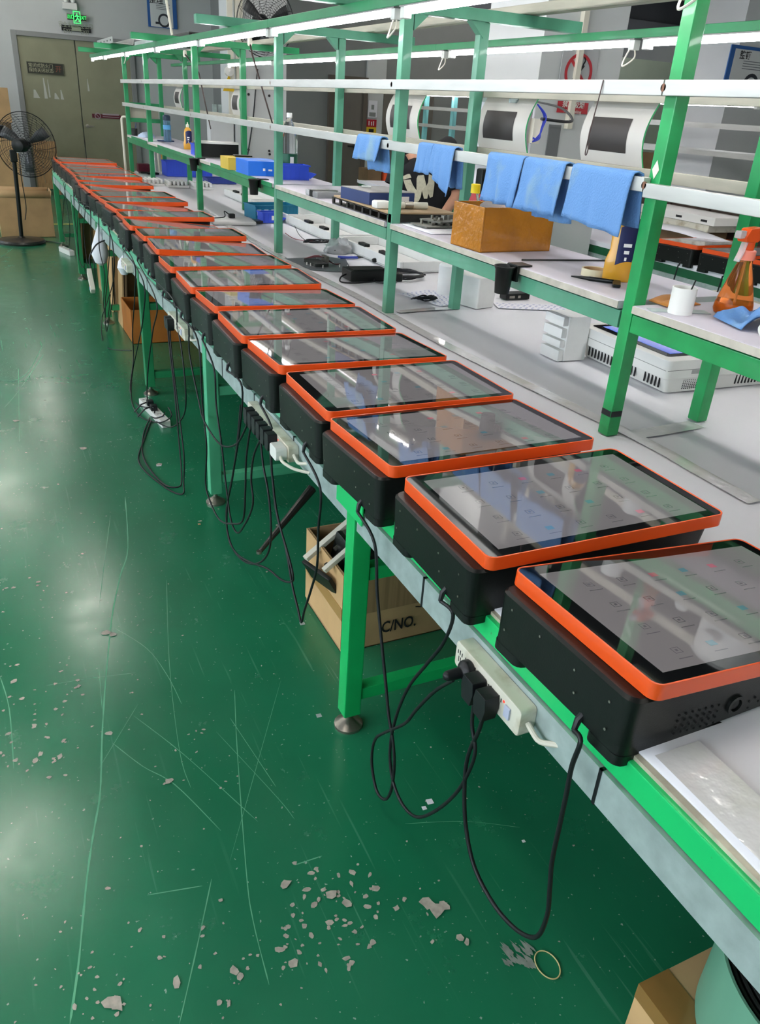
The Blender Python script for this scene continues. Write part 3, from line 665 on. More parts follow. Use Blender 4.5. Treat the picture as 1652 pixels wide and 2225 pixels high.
strip('grimy white power strip on the rail nearest the camera, with three black plugs', (.721, 1.0, .694), (.721, .785, .694), .056, .034, 6)
s2_ = strip('white power strip on the rail below the fifth and sixth terminals, with six plugs', (.721, 2.375, .697), (.721, 1.965, .697), .05, .032, 9)
s3_ = strip('white power strip on the rail near the third bench leg, seen below the eighth terminal', (.721, 3.62, .70), (.721, 3.28, .70), .05, .036, 5)
sfl_ = strip('white power strip lying on the floor at the third bench leg among loose cords', (.67, 4.44, .0), (.72, 4.03, .0), .052, .036, 6, lead=False, M=WHITE, outlets_face='z')
strip('small white power strip on the floor by the farthest bench legs', (.70, 9.5, .0), (.78, 9.2, .0), .06, .05, 4, lead=False, M=WHITE, outlets_face='z')
sd_ = strip('cream power strip dangling by its cord at the fourth bench leg', (.60, 5.78, .50), (.60, 5.66, .38), .05, .03, 3, lead=False, M=CREAM)
strip('white power strip on the rail beyond the third leg, partly hidden by cords', (.721, 4.95, .70), (.721, 4.74, .70), .05, .036, 3, lead=False)
def hang(o, par): o.parent = par; o.matrix_parent_inverse = par.matrix_basis.inverted(); return o
o = hang(MB().prism(rrect(-.03, .03, -.02, .02, .01), 0, .035, T=frame((.689, 2.005, .697), (0, -1, 0), (0, 0, 1))).obj('white_plug', WHITE, bev=.003), s2_)
hang(MB().tube(smooth_path([(.67, 1.98, .692), (.665, 1.95, .688), (.685, 1.91, .68), (.722, 1.88, .675)], 5), .0045, 8).obj('white_lead', CREAM), s2_)
for k, y in enumerate((3.44, 3.40)):
    pq = hang(plug(None, Vector((.685, y + .1, .70)), 'angled'), s3_)
    hang(MB().tube(smooth_path([(.667, y + .1, .68), (.665, y + .08, .58), (.66, y - .0, .40), (.655, y - .06 - .05 * k, .16), (.645, y - .12, .03), (.62, y - .16 - .04 * k, .005), (.56, y - .10, .005), (.53 - .03 * k, y + .2, .005), (.58, y + .5, .005), (.66, y + .75, .005)], 6), .0035, 8).obj('plug_cord', RUB), s3_)
for k, (x, y) in enumerate(((.685, 4.30), (.69, 4.22))):
    hang(MB().box(x - .018, x + .018, y - .02, y + .02, .037, .067, b=.004).tube([(x - .015, y, .057), (x - .05, y - .01, .05), (x - .09, y, .006)], .004, 6).obj('plug', RUB), sfl_)
hang(MB().tube(smooth_path([(.60, 5.79, .51), (.60, 5.80, .58), (.65, 5.80, .66), (.71, 5.80, .69)], 5), .005, 8).obj('lead', RUB), sd_)
# ------------------------------------------------------------------ under the bench
def carton(name, label, x0, x1, y0, y1, h, M, loc_z=0, open_top=True, flaps=(), rz=0, cat='box', inner=None, group=None):
    t = thing(name, label, cat, ((x0 + x1) / 2, (y0 + y1) / 2, loc_z), rz, group); a, b = (x1 - x0) / 2, (y1 - y0) / 2; w = .006
    m = MB().box(-a, a, -b, b, 0, w)
    m.box(-a, -a + w, -b, b, 0, h).box(a - w, a, -b, b, 0, h).box(-a + w, a - w, -b, -b + w, 0, h).box(-a + w, a - w, b - w, b, 0, h)
    m.obj('carton_body', M, t, bev=.0015)
    if not open_top: MB().box(-a, a, -b, -.002, h, h + w).box(-a, a, .002, b, h, h + w).obj('top_flap', M, t)
    for side, tilt, ln in flaps:
        f = MB(); c, s = math.cos(math.radians(tilt)) * ln, math.sin(math.radians(tilt)) * ln
        if side == '-x': f.add([(-a, -b, h), (-a, b, h), (-a - c, b, h + s), (-a - c, -b, h + s)], [(0, 1, 2, 3)])
        if side == '+x': f.add([(a, -b, h), (a, b, h), (a + c, b, h + s), (a + c, -b, h + s)], [(0, 1, 2, 3)])
        if side == '-y': f.add([(-a, -b, h), (a, -b, h), (a, -b - c, h + s), (-a, -b - c, h + s)], [(0, 1, 2, 3)])
        if side == '+y': f.add([(-a, b, h), (a, b, h), (a, b + c, h + s), (-a, b + c, h + s)], [(0, 1, 2, 3)])
        f.obj('flap', M, t, solid=.004)
    return t
c1 = carton('carton', 'torn brown carton of machine scrap behind the nearest bench leg', .85, 1.42, 1.89, 2.22, .30, CARD, open_top=True)
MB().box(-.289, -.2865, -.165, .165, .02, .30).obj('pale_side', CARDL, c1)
MB().box(-.2905, -.2885, -.165, .165, .13, .175).obj('packing_tape', mat('brown_tape', 'b58b52', .3, coat=.4), c1)
MB().box(-.28, .28, -.1675, -.1655, .14, .30).obj('corrugated_patch', mat('ribbed_card', '9a7d58', .85, var=.3, vs=1, stretch=(60, 1, 1)), c1)
tp = at(862, 1412, y=1.885); text('lettering', 'C/NO.', .062, local(c1, FRONT((tp.x, 1.8835, max(.07, tp.z)))), INK, c1, bold=.0012, squeeze=.75)
ar = MB(); ar.tube([(-.02, -.1668, .125), (.08, -.1668, .10), (.20, -.1668, .135)], .002, 4); ar.obj('printed_arrow', INK, c1)
# scrap sticking out of the carton
t = thing('roller_bracket', 'black and steel roller bracket sticking out of the torn carton', 'machine part', (1.0, 2.05, .30))
R = Matrix.Rotation(math.radians(-28), 4, 'Y') @ Matrix.Rotation(math.radians(12), 4, 'Z')
MB().tube([(-.16, .0, .02), (.22, -.02, .02)], .03, 14, T=R).obj('roller', DSTEEL, t)
MB().box(-.20, -.185, -.07, .10, -.03, .05, T=R, b=.003).obj('end_plate', BLK, t)
MB().box(-.19, .04, .06, .085, .06, .075, T=R).box(-.19, .06, -.06, -.04, .07, .085, T=R).obj('rail', CREAM, t, bev=.002)
MB().tube([(-.1, .03, .05), (.1, .03, .05)], .008, 8, T=R).box(-.05, -.03, .015, .045, .04, .075, T=R).obj('guide_rod', CHROME, t)
MB().box(.03, .20, -.10, .08, -.10, .03, T=R, b=.006).obj('motor_block', mat('brushed_plate', 'b8bcbd', .3, .8), t)
t = thing('plastic_shell', 'black plastic shell lying in the torn carton below the roller bracket', 'panel', (1.02, 2.0, .22))
MB().box(-.14, .2, -.09, .1, 0, .10, T=Matrix.Rotation(math.radians(12), 4, 'Y'), b=.01).obj('panel_shell', BLK, t)
t = thing('steel_table_leg', 'dark tapered steel leg poking out below the fifth terminal', 'metal leg', (.78, 2.35, .22))
MB().tube([(-.06, 0, -.06), (.18, .12, .10)], [.008, .018], 10).obj('tapered_tube', DSTEEL, t); MB().lathe([(.0, -.002), (.01, .002), (.01, .012)], 10, T=Matrix.Translation((-.065, 0, -.07))).obj('tip', CHROME, t)
oc = carton('carton', 'orange-brown open carton on the floor beside the third bench leg', .82, 1.40, 5.68, 6.10, .24, CARDTI, flaps=())
for k, (x, y, h_, ln, M, lb) in enumerate(((.80, 6.24, .62, .5, CARDL, 'tall flattened pale carton leaning by the orange carton'), (.80, 6.75, .50, .4, CARDL, 'flattened pale carton standing at the fourth bench leg'), (.82, 7.5, .52, .4, CARD, 'brown flattened carton behind the fourth leg'), (.79, 8.9, .60, .32, CARDL, 'tall pale flattened carton under the far end of the bench'))):
    t = thing('flattened_carton', lb, 'cardboard', (x, y, 0))
    T = Matrix.Rotation(math.radians(4), 4, 'Y')
    MB().box(.02, .032, -.1, .1, 0, h_, T=T).obj('sheet', M, t); MB().box(.04, .055, -.1, .1, 0, h_ * .97, T=T).obj('sheet', CARDD, t)
    MB().box(.02, .02 + ln, .1, .108, 0, h_ * .95).obj('sheet', CARD, t)
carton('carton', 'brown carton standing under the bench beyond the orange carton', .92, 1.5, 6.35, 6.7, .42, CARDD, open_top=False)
carton('carton', 'small brown carton low behind the fourth bench leg', .86, 1.2, 7.1, 7.4, .26, CARD, open_top=False)
t = thing('white_bag', 'crumpled white plastic bag hanging at the fourth bench leg', 'bag', (.70, 6.05, .62))
MB().lathe([(.005, .12), (.02, .08), (.05, 0), (.06, -.06), (.04, -.12), (.01, -.14)], 10).obj('bag', PAPER, t)
t = thing('white_bag', 'second white bundle tied on the rail right of the fourth leg', 'bag', (.72, 5.1, .66))
MB().lathe([(.005, .05), (.03, .02), (.04, -.02), (.02, -.06)], 10).obj('bag', PAPER, t)
cb = carton('carton', 'closed brown carton with clear tape at the bottom right corner', .84, 1.40, .04, .53, .265, CARD, open_top=False)
MB().box(-.2815, -.2801, -.245, .245, .0, .27).obj('pale_side', CARDL, cb)  # paler card on this face: light from the left put into its colour
MB().box(-.2825, -.215, -.245, .245, .2712, .2722).box(-.2830, -.2818, -.245, .245, .235, .272).obj('packing_tape', mat('shiny_brown_tape', '8d6a3a', .15, coat=.5, bump=.4, bs=25), cb)
t = thing('belt_roll', 'coiled roll of pale green conveyor belting on the carton, bottom right corner', 'belt roll', (1.03, .33, .2735))
for k in range(6):
    ro = .185 - k * .010
    pts = lambda r: [(r * math.cos(a * math.pi / 32), r * math.sin(a * math.pi / 32)) for a in range(64)]
    MB().ring(pts(ro), pts(ro - .0045), 0, .18 - (0 if k in (0, 5) else .004)).obj('belt_layer', mat('pale_belt_green', '6fa78c', .45, var=.15, vs=12, stretch=(1, 1, .2)) if k in (0, 5) else mat('belt_black', '2a2d2c', .5), t, smooth=50)
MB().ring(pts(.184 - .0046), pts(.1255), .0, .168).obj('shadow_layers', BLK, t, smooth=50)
t = thing('rubber_band', 'pale yellow rubber band lying on the green floor, bottom centre', 'rubber band'); c = at(1190, 2096, z=.002); t.location = c
P = [(.024 * math.cos(a * .2094), .032 * math.sin(a * .2094), 0) for a in range(31)]
MB().tube(P, .0014, 6).obj('band', mat('pale_rubber', 'c9bf86', .6), t)
for k, (u, v, s, lb) in enumerate(((934, 1742, .009, 'small square white scrap on the floor inside the cord loops'), (922, 1756, .006, 'tiny cream paper sliver beside the square scrap'), (1138, 1828, .004, 'tiny white bead on the floor right of centre'), (345, 1011, .012, 'crumpled white scrap on the floor left of the second leg'), (657, 1355, .009, 'grey paper scrap where the V-shaped cord meets the floor'), (693, 1555, .008, 'pale scrap on the floor left of the nearest leg'), (433, 1139, .006, 'small brown crumb on the floor near the second leg'))):
    t = thing('paper_scrap', lb, 'litter'); t.location = at(u, v, z=0)
    MB().prism([(-s, -s * .8), (s * .9, -s), (s, s * .7), (-s * .8, s)], 0, .0015).obj('scrap', [PAPER, PAPER, FOAMB, PAPER, GALV, GALV, CARD][k], t)
# ------------------------------------------------------------------ things on the shelf
SZ = 1.1745
ob = carton('carton', 'glossy orange tape-wrapped box on the shelf, stuffed with bubble wrap', 1.530, 1.838, 2.41, 2.60, .148, CARDT, loc_z=SZ, rz=.05)
def lump(name, label, cat, loc, r, M, n=26, seed=1, amp=.25):
    t = thing(name, label, cat, loc)
    def fn(u, v):
        th = u * 2 * math.pi; ph = v * math.pi / 2 * .999
        d = Vector((math.cos(th) * math.cos(ph), math.sin(th) * math.cos(ph), math.sin(ph)))
        k = 1 + amp * mnoise.noise(d * 2.5 + Vector((seed, 0, 0))) + amp * .5 * mnoise.noise(d * 6 + Vector((0, seed, 0)))
        return (d.x * r[0] * k, d.y * r[1] * k, max(0, d.z) * r[2] * k)
    MB().grid(fn, n, 12).obj('film', M, t, smooth=60); return t
lump('bubble_wrap', 'crumpled clear bubble wrap bulging out of the orange box', 'bubble wrap', (1.70, 2.50, SZ + .03), (.13, .075, .165), CLEARB, seed=3, amp=.2)
t = thing('bottle', 'clear conical bottle with yellow cap behind the orange box', 'bottle', (1.70, 2.74, SZ))
MB().lathe([(.045, 0), (.048, .01), (.045, .06), (.03, .12), (.016, .15), (.015, .165)], 20).obj('bottle_body', CLEAR, t)
MB().lathe([(.018, .16), (.018, .19), (.016, .192)], 18).obj('cap', mat('yellow_cap', 'e8cf1e', .4), t)
MB().box(-.018, .018, -.052, -.047, .06, .13, T=Matrix.Rotation(.5, 4, 'X')).obj('red_label', RED, t)
t = thing('electric_driver', 'black and red hand tool standing behind the yellow-capped bottle', 'tool', (1.80, 2.84, SZ))
MB().box(-.03, .03, -.025, .025, .12, .24, b=.008).box(-.02, .02, -.018, .018, .0, .12, b=.006).obj('housing', BLK, t); MB().box(-.032, .032, -.027, .027, .10, .15, b=.006).obj('red_band', RED, t); MB().box(.0, .022, -.027, -.024, .16, .21).obj('grey_plate', GALV, t)
t = thing('masking_tape', 'cream roll of masking tape lying on the shelf by the amber bottle', 'tape roll', (1.70, 1.985, SZ))
cr = lambda r: [(r * math.cos(a * math.pi / 16), r * math.sin(a * math.pi / 16)) for a in range(32)]
MB().ring(cr(.042), cr(.037), 0, .022).obj('tape_roll', mat('masking_cream', 'd9cfae', .7), t); MB().ring(cr(.0368), cr(.0345), .001, .021).obj('card_core', CARD, t)
t = thing('marker_pen', 'black pen lying on the shelf in front of the masking tape', 'pen', (1.64, 1.90, SZ + .006))
MB().tube([(-.05, .06, 0), (-.015, .02, 0), (-.014, .019, 0), (.035, -.035, 0)], [.002, .006, .0065, .006], 10).obj('pen_barrel', BLK, t)
t = thing('knife', 'small black cutter lying at the foot of the amber bottle', 'knife', (1.665, 1.84, SZ + .004)); MB().box(-.012, .012, -.04, .04, -.003, .006, T=Matrix.Rotation(-.7, 4, 'Z'), b=.003).obj('handle', BLK, t); MB().box(-.006, .006, .04, .07, -.001, .001, T=Matrix.Rotation(-.7, 4, 'Z')).obj('blade', CHROME, t)
t = thing('steel_rod', 'thin dark rod lying across the shelf beside the orange box', 'rod', (1.72, 2.22, SZ + .004)); MB().tube([(-.12, .02, 0), (.2, -.02, 0)], .003, 8).obj('rod', BLK, t)
def glue_bottle(x, y, s, rz, label):
    t = thing('glue_bottle', label, 'bottle', (x, y, SZ), rz)
    prof = [(.040, .022, 0), (.043, .025, .006), (.043, .025, .055), (.034, .022, .085), (.036, .022, .13), (.030, .018, .165), (.016, .014, .18), (.013, .013, .185)]
    n = 24; vs = [(a * math.cos(2 * math.pi * k / n) * s, b * math.sin(2 * math.pi * k / n) * s, z * s) for a, b, z in prof for k in range(n)]
    m = MB().add(vs, [(i * n + k, i * n + (k + 1) % n, (i + 1) * n + (k + 1) % n, (i + 1) * n + k) for i in range(len(prof) - 1) for k in range(n)] + [tuple(range(n - 1, -1, -1))])
    m.obj('bottle_body', YGLUE, t)
    MB().lathe([(.0145 * s, .183 * s), (.0145 * s, .205 * s), (.006 * s, .208 * s), (.004 * s, .225 * s)], 16).obj('cap', CREAM, t)
    lb = MB(); lb.grid(lambda u, v: (math.sin((u - .3) * 1.9) * .0365 * s, -math.cos((u - .3) * 1.9) * .0265 * s - .001, (.045 + .10 * v + .012 * math.sin(u * 3)) * s), 10, 4); lb.obj('navy_label', mat('label_navy', '1d2350', .35), t)
    lw = MB(); 
    for k in range(3): lw.box((-.006 + .004 * k) * s, (.016 - .004 * k) * s, -.0305 * s, -.030 * s, (.095 - .018 * k) * s, (.104 - .018 * k) * s)
    lw.obj('label_print', INKW, t)
    return t
glue_bottle(1.722, 1.905, 1.08, -.5, 'amber bottle with navy label behind the nearest rack post')
glue_bottle(1.70, 7.55, .95, -.3, 'amber bottle with white cap and navy label far along the shelf')
t = thing('jar', 'white cylindrical cup with a black stick on the shelf right of the nearest post', 'cup', (1.594, 1.508, SZ))
MB().lathe([(.031, 0), (.031, .066), (.0285, .066), (.0285, .004)], 28, cap=False).lathe([(.0, .0), (.031, 0)], 28, cap=False).lathe([(0, .004), (.0285, .004)], 28, cap=False).obj('cup', WHITE, t); MB().tube([(.005, 0, .006), (.022, -.008, .085)], .002, 6).obj('stick', BLK, t)
t = thing('leather_pad', 'crumpled orange-brown pad lying behind the white cup', 'pad', (1.665, 1.60, SZ)); MB().grid(lambda u, v: ((u - .5) * .12, (v - .5) * .07, .004 + .014 * math.sin(u * 3.1) * abs(math.sin(v * 5))), 12, 8).obj('pad', mat('tan_card', 'b97a36', .6), t, solid=.003)
t = thing('steel_ruler', 'small grey flat card under the white cup', 'card', (1.60, 1.53, SZ)); MB().box(-.07, .09, -.02, .02, 0, .0012, T=Matrix.Rotation(-.35, 4, 'Z')).obj('plate', GALV, t)
t = thing('spray_bottle', 'orange spray bottle with trigger head on the shelf at the right edge', 'spray bottle', (1.745, 1.475, SZ), math.radians(10))
MB().lathe([(.012, .001), (.046, .002), (.05, .012), (.048, .03), (.034, .08), (.020, .125), (.017, .135), (.017, .14)], 28).obj('bottle_body', ORCLEAR, t)
MB().lathe([(.0, .004), (.044, .005), (.046, .014), (.044, .03), (.0, .0302)], 28, cap=False).obj('liquid', AMBER, t)
MB().lathe([(.021, .138), (.021, .16), (.019, .162)], 20).obj('collar', mat('pink_translucent', 'ef8a74', .3), t)
hd = MB().prism([(-.038, .0), (-.045, .012), (-.03, .032), (.02, .034), (.048, .018), (.03, .006), (.012, -.002)], -.014, .014, T=frame((0, 0, .183), (1, 0, 0), (0, 0, 1)))
hd.lathe([(.013, .16), (.013, .186)], 16); hd.obj('trigger_head', ORPLAS, t, bev=.003)
MB().lathe([(.008, 0), (.01, .012), (.01, .02)], 14, T=frame((-.062, 0, .200), (0, 1, 0), (0, 0, 1))).box(-.064, -.04, -.009, .009, .192, .21, b=.002).obj('nozzle', CLEARB, t)
MB().prism([(-.026, 0), (-.034, -.03), (-.044, -.05), (-.038, -.052), (-.026, -.03), (-.018, 0)], -.008, .008, T=frame((0, 0, .186), (1, 0, 0), (0, 0, 1))).obj('trigger', CLEARB, t, bev=.002)
MB().tube([(0, 0, .02), (0, 0, .16)], .003, 8).obj('dip_tube', CLEARB, t)
def crumple(name, label, cat, loc, sx, sy, h, M, seed, rz=0):
    t = thing(name, label, cat, loc, rz)
    MB().grid(lambda u, v: ((u - .5) * sx, (v - .5) * sy, .004 + h * (.5 + mnoise.noise(Vector((u * 2.6 + seed, v * 2.6, seed)))) * math.sin(u * math.pi) ** .5), 18, 14).obj('cloth', M, t, smooth=80, solid=.003); return t
crumple('cloth', 'folded blue cloth lying on the shelf before the spray bottle', 'cloth', (1.70, 1.36, SZ), .15, .13, .05, CLOTH, 3, -.3)
t = thing('electric_pot', 'white round electric pot on the shelf, cut off by the right edge', 'pot', (1.665, 1.10, SZ))
MB().lathe([(.07, 0), (.095, .004), (.098, .02), (.098, .11), (.102, .115), (.092, .118), (.09, .03), (0, .028)], 40, cap=False).obj('pot_body', WHITE, t)
MB().lathe([(.0, .125), (.03, .122), (.10, .112), (.103, .117), (.03, .13), (.0, .131)], 40, cap=False).obj('lid', WHITE, t)
MB().box(-.125, -.09, -.02, .02, .03, .05, b=.006).obj('handle', WHITE, t)
t = thing('plug', 'white round plug with coiled white lead beside the electric pot', 'plug', (1.585, 1.235, SZ))
MB().lathe([(.02, 0), (.02, .012), (.012, .02), (.008, .04)], 16, T=Matrix.Translation((0, 0, .022)) @ Matrix.Rotation(math.radians(70), 4, 'Y')).obj('plug_body', WHITE, t)
MB().tube(smooth_path([(.03, 0, .01), (.03, -.06, .006), (-.01, -.11, .006), (-.03, -.06, .006), (-.01, -.01, .005), (.04, -.02, .012), (.05, -.10, .012)], 6), .0045, 8).obj('lead', CREAM, t)
# far things on the shelf
def cardbox(name, label, x, y, sx, sy, h, M, rz=0, z=SZ, cat='box'):
    t = thing(name, label, cat, (x, y, z), rz)
    MB().box(-sx / 2, sx / 2, -sy / 2, sy / 2, 0, h).obj('box', M, t, bev=.002)
    MB().box(-sx / 2 + .002, sx / 2 - .002, -.001, .001, h, h + .0008).obj('lid_seam', M, t); return t
bb = cardbox('card_box', 'bright blue card box on the shelf before the fourth post pair', 1.63, 5.27, .22, .28, .085, BLUE2)
MB().box(.02, .045, -.1405, -.1400, .03, .04).box(.06, .085, -.1405, -.1400, .03, .04).box(-.015, .0, -.1405, -.1400, .03, .045).obj('white_print', INKW, bb)
cardbox('card_box', 'yellow card box on the shelf left of the blue one', 1.59, 5.62, .18, .20, .075, YELLOW)
t = thing('phone', 'dark flat device lying on the yellow box', 'device', (1.62, 5.63, SZ + .077)); MB().box(-.05, .07, -.03, .03, 0, .01, b=.003).obj('case', BLK, t)
t = thing('water_bottle', 'large clear water bottle with green label behind the blue bin', 'bottle', (1.845, 5.30, SZ))
MB().lathe([(.05, 0), (.054, .01), (.054, .06), (.053, .13), (.054, .14), (.056, .20), (.05, .25), (.03, .30), (.016, .325), (.015, .34)], 28).obj('bottle_body', CLEAR, t)
MB().lathe([(.018, .335), (.018, .36), (.016, .362)], 18).obj('cap', WHITE, t); MB().lathe([(.0555, .05), (.0555, .125)], 28, cap=False).obj('green_label', mat('label_green', '10523a', .4), t)
MB().box(-.012, .012, -.0575, -.0565, .065, .11).obj('barcode', INKW, t)
def bin_(name, label, x, y, sx, sy, h, M, z, rz=0, lip=0):
    t = thing(name, label, 'bin', (x, y, z), rz); a, b, w = sx / 2, sy / 2, .004
    m = MB().box(-a, a, -b, b, 0, w).box(-a, -a + w, -b, b, w, h).box(a - w, a, -b, b, w, h * (.55 if lip else 1)).box(-a + w, a - w, -b, -b + w, w, h).box(-a + w, a - w, b - w, b, w, h)
    m.obj('bin_body', M, t, bev=.001)
    MB().ring([(-a - .006, -b - .006), (a + .006, -b - .006), (a + .006, b + .006), (-a - .006, b + .006)], [(-a, -b), (a, -b), (a, b), (-a, b)], h - .008, h).obj('rim', M, t)
    if lip: MB().prism([(a, h * .55), (a + lip, h * .45), (a + lip * .2, 0.01), (a, .01)], -b, b, T=frame((0, 0, 0), (1, 0, 0), (0, 0, 1))).obj('pick_lip', M, t)
    r = MB()
    for k in range(int(sx / .03)): r.box(-a + .015 + k * .03, -a + .018 + k * .03, -b - .002, -b, .01, h - .01)
    r.obj('ribs', M, t)['kind'] = 'stuff'
    return t
bin_('parts_bin', 'violet-blue picking bin on the shelf right of the fourth post', 1.76, 4.98, .17, .12, .085, BLUE, SZ, 0, .05)
bin_('parts_bin', 'small blue bin on the shelf beside the fifth post', 1.64, 6.86, .12, .16, .085, BLUE, SZ)
t = thing('speaker_bar', 'long black fronted curved box with white top on the far shelf', 'device', (1.72, 6.62, SZ))
arc = [(-.16 + .32 * k / 10, -.02 - .03 * math.sin(math.pi * k / 10)) for k in range(11)]
MB().prism(arc + [(.16, .10), (-.16, .10)], 0, .10).obj('black_shell', BLK, t); MB().prism(arc + [(.16, .10), (-.16, .10)], .10, .115).obj('white_top', WHITE, t); MB().prism(arc + [(.16, .10), (-.16, .10)], -.0, .006).obj('base_trim', WHITE, t)
t = thing('drinking_bottle', 'blue translucent drinking bottle with dark lid at the far shelf end', 'bottle', (1.735, 8.6, SZ))
MB().lathe([(.036, 0), (.038, .008), (.036, .09), (.034, .17), (.036, .19)], 22).obj('bottle_body', BLUEW, t); MB().lathe([(.037, .19), (.038, .225), (.03, .235), (.02, .238)], 22).obj('lid', mat('lid_navy', '26374a', .4), t); MB().lathe([(.0375, .11), (.0375, .15)], 22, cap=False).obj('blue_band', mat('band_blue', '5aa2d6', .5), t)
t = thing('paper_sheet', 'white papers lying on the far end of the shelf', 'paper', (1.70, 8.85, SZ)); MB().box(-.12, .12, -.15, .12, 0, .004).obj('sheet', PAPER, t); MB().box(-.05, .11, -.2, -.15, 0, .010, b=.002).obj('dark_clip', NAVY, t)
lump('cap', 'pale blue cloth cap lying on the papers at the far shelf end', 'cap', (1.66, 9.30, SZ), (.09, .07, .05), mat('pale_blue_cloth', 'aebfd6', .9), seed=2, amp=.1)
t = thing('pen_cup', 'small black pen cup at the very end of the shelf', 'cup', (1.58, 9.55, SZ)); MB().lathe([(.03, 0), (.032, .07), (.029, .07), (.028, .004), (0, .004)], 16, cap=False).obj('cup', BLK, t); MB().tube([(0, 0, .005), (.02, 0, .12)], .003, 6).obj('pen', NAVY, t)
# the stack left of the person
t = thing('steel_tray', 'flat slotted steel tray with wooden top lying on the shelf', 'tray', (1.70, 3.47, SZ))
m_ = MB().box(-.165, .165, -.33, .30, 0, .004)
for k in range(8): m_.box(-.165, -.155, -.33 + k * .088, -.33 + k * .088 + .018, .004, .03)
m_.box(-.165, .165, -.33, -.322, .004, .03).box(.155, .165, -.33, .30, .004, .03).box(-.165, -.150, -.33, .30, .026, .03); m_.obj('tray_frame', DSTEEL, t)
MB().box(-.16, .165, -.325, .295, .0305, .038).obj('wood_top', mat('wood_veneer', 'b79c78', .6, var=.15, vs=8), t, bev=.001); MB().box(-.167, -.150, -.36, -.33, 0, .034).obj('end_clip', GALV, t)
nv = cardbox('card_box', 'navy blue carton with grey lid lying on the wooden tray', 1.66, 3.53, .24, .27, .05, NAVY, z=SZ + .0385, rz=.1); MB().box(-.118, .118, -.133, .133, .0505, .053).obj('grey_lid', mat('grey_card', '9a9a98', .7), nv)
MB().box(.05, .09, -.1362, -.1354, .012, .035).obj('white_label', INKW, nv)
t = thing('adapter', 'white rounded plug adapter lying on the tray beside the navy box', 'adapter', (1.56, 3.27, SZ + .039)); MB().box(-.035, .035, -.03, .03, 0, .032, b=.009).obj('shell', WHITE, t)
t = thing('plastic_tube', 'pale tube with silver ends lying before the navy box', 'tube', (1.68, 3.27, SZ + .053)); MB().tube([(-.08, 0, 0), (.10, -.01, 0)], .014, 12).obj('tube', CREAM, t); MB().tube([(-.01, -.004, 0), (.03, -.006, 0)], .0155, 12).obj('collar', CHROME, t)
def circuit(label, x, y, rz, z=SZ, M=CHROME):
    t = thing('circuit_board', label, 'circuit board', (x, y, z), rz)
    MB().box(-.09, .09, -.06, .06, 0, .005).obj('board', mat('board_grey', '6f7068', .5, var=.3, vs=30), t); c = MB(); rr = random.Random(int(x * 1000))
    for k in range(14):
        px, py = rr.uniform(-.08, .06), rr.uniform(-.05, .04); c.box(px, px + rr.uniform(.006, .03), py, py + rr.uniform(.005, .016), .005, .008 + rr.uniform(0, .014))
    c.obj('components', M, t)['kind'] = 'stuff'; return t
circuit('upper metal circuit plate lying at the end of the wooden tray', 1.74, 3.02, .3, SZ + .022); circuit('lower circuit plate lying on the shelf under the other plate', 1.68, 2.98, .1, SZ + .008)
t = thing('foam_scrap', 'thin curled white foam scrap under the circuit plates on the shelf', 'foam'); t.location = (1.74, 2.93, SZ)
MB().grid(lambda u, v: ((u - .5) * .36, (v - .5) * .26, .003 + .03 * max(0, u - .6) * v), 12, 8).obj('scrap', FOAM, t, solid=.003)
t = thing('clear_case', 'clear plastic case with a black stripe on the shelf left of the navy box', 'case', (1.60, 4.05, SZ)); MB().box(-.07, .07, -.09, .09, 0, .03, b=.008).obj('case', CLEARB, t); MB().box(-.072, .072, -.02, .02, .0, .032).obj('black_stripe', BLK, t)
t = thing('screwdriver_bit', 'little white rod lying on the navy box lid', 'rod', (1.63, 3.6, SZ + .096)); MB().tube([(-.02, .0, 0), (.02, -.02, 0)], .004, 8).obj('rod', WHITE, t)
def cup_holder(y, label):
    t = thing('clip_cup', label, 'cup holder', (1.485, y, SZ))
    MB().lathe([(.024, -.085), (.03, -.01), (.036, 0), (.034, .002), (.028, -.01), (.022, -.082), (0, -.082)], 24, cap=False).lathe([(0, -.085), (.024, -.085)], 24, cap=False).obj('cup', BLK, t)
    MB().box(.03, .085, -.03, .03, .001, .006, b=.001).box(.028, .036, -.03, .03, -.045, .004).obj('clip', BLK, t); return t
cup_holder(2.165, 'black tapered cup clipped to the shelf edge below the orange box'); cup_holder(4.90, 'black tapered cup clipped to the shelf edge left of the fourth post'); cup_holder(6.45, 'black tapered cup clipped to the shelf edge beside the fifth post')
# ------------------------------------------------------------------ cloths on the rail
def towel(label, y0, y1, zf, zb, x=1.518, ztop=1.488, seed=0, skew=0, amp=.010):
    t = thing('microfibre_cloth', label, 'cloth', (0, 0, 0), 0, 'blue cloths hung over the rail')
    def fn(u, v):
        y = y0 + (y1 - y0) * u
        Lf, Lb = ztop - (zf + skew * u), ztop - zb
        s = v * (Lf + Lb + .036)
        w = amp * math.sin(u * 9 + seed) * 1 + amp * .8 * mnoise.noise(Vector((u * 4 + seed, s * 8, 0)))
        if s < Lf: k = (Lf - s) / Lf; p = (x - .017 - abs(w) * k - .006 * k, ztop - (Lf - s))
        elif s < Lf + .036: a = (s - Lf) / .036 * math.pi; p = (x - .017 * math.cos(a), ztop + .008 * math.sin(a))
        else: k = (s - Lf - .036) / Lb; p = (x + .017 + abs(w) * k + .004 * k, ztop - (s - Lf - .036))
        pinch = .12 * (1 - abs(2 * v - 1)) * 0
        return (p[0], y + .010 * mnoise.noise(Vector((u * 3, s * 5 + seed, 2))) + (.5 - u) * pinch, p[1] + .006 * mnoise.noise(Vector((u * 5, seed, 1))) * abs(2 * v - 1))
    MB().grid(fn, 22, 26).obj('cloth', CLOTH, t, smooth=80, solid=.0035); return t
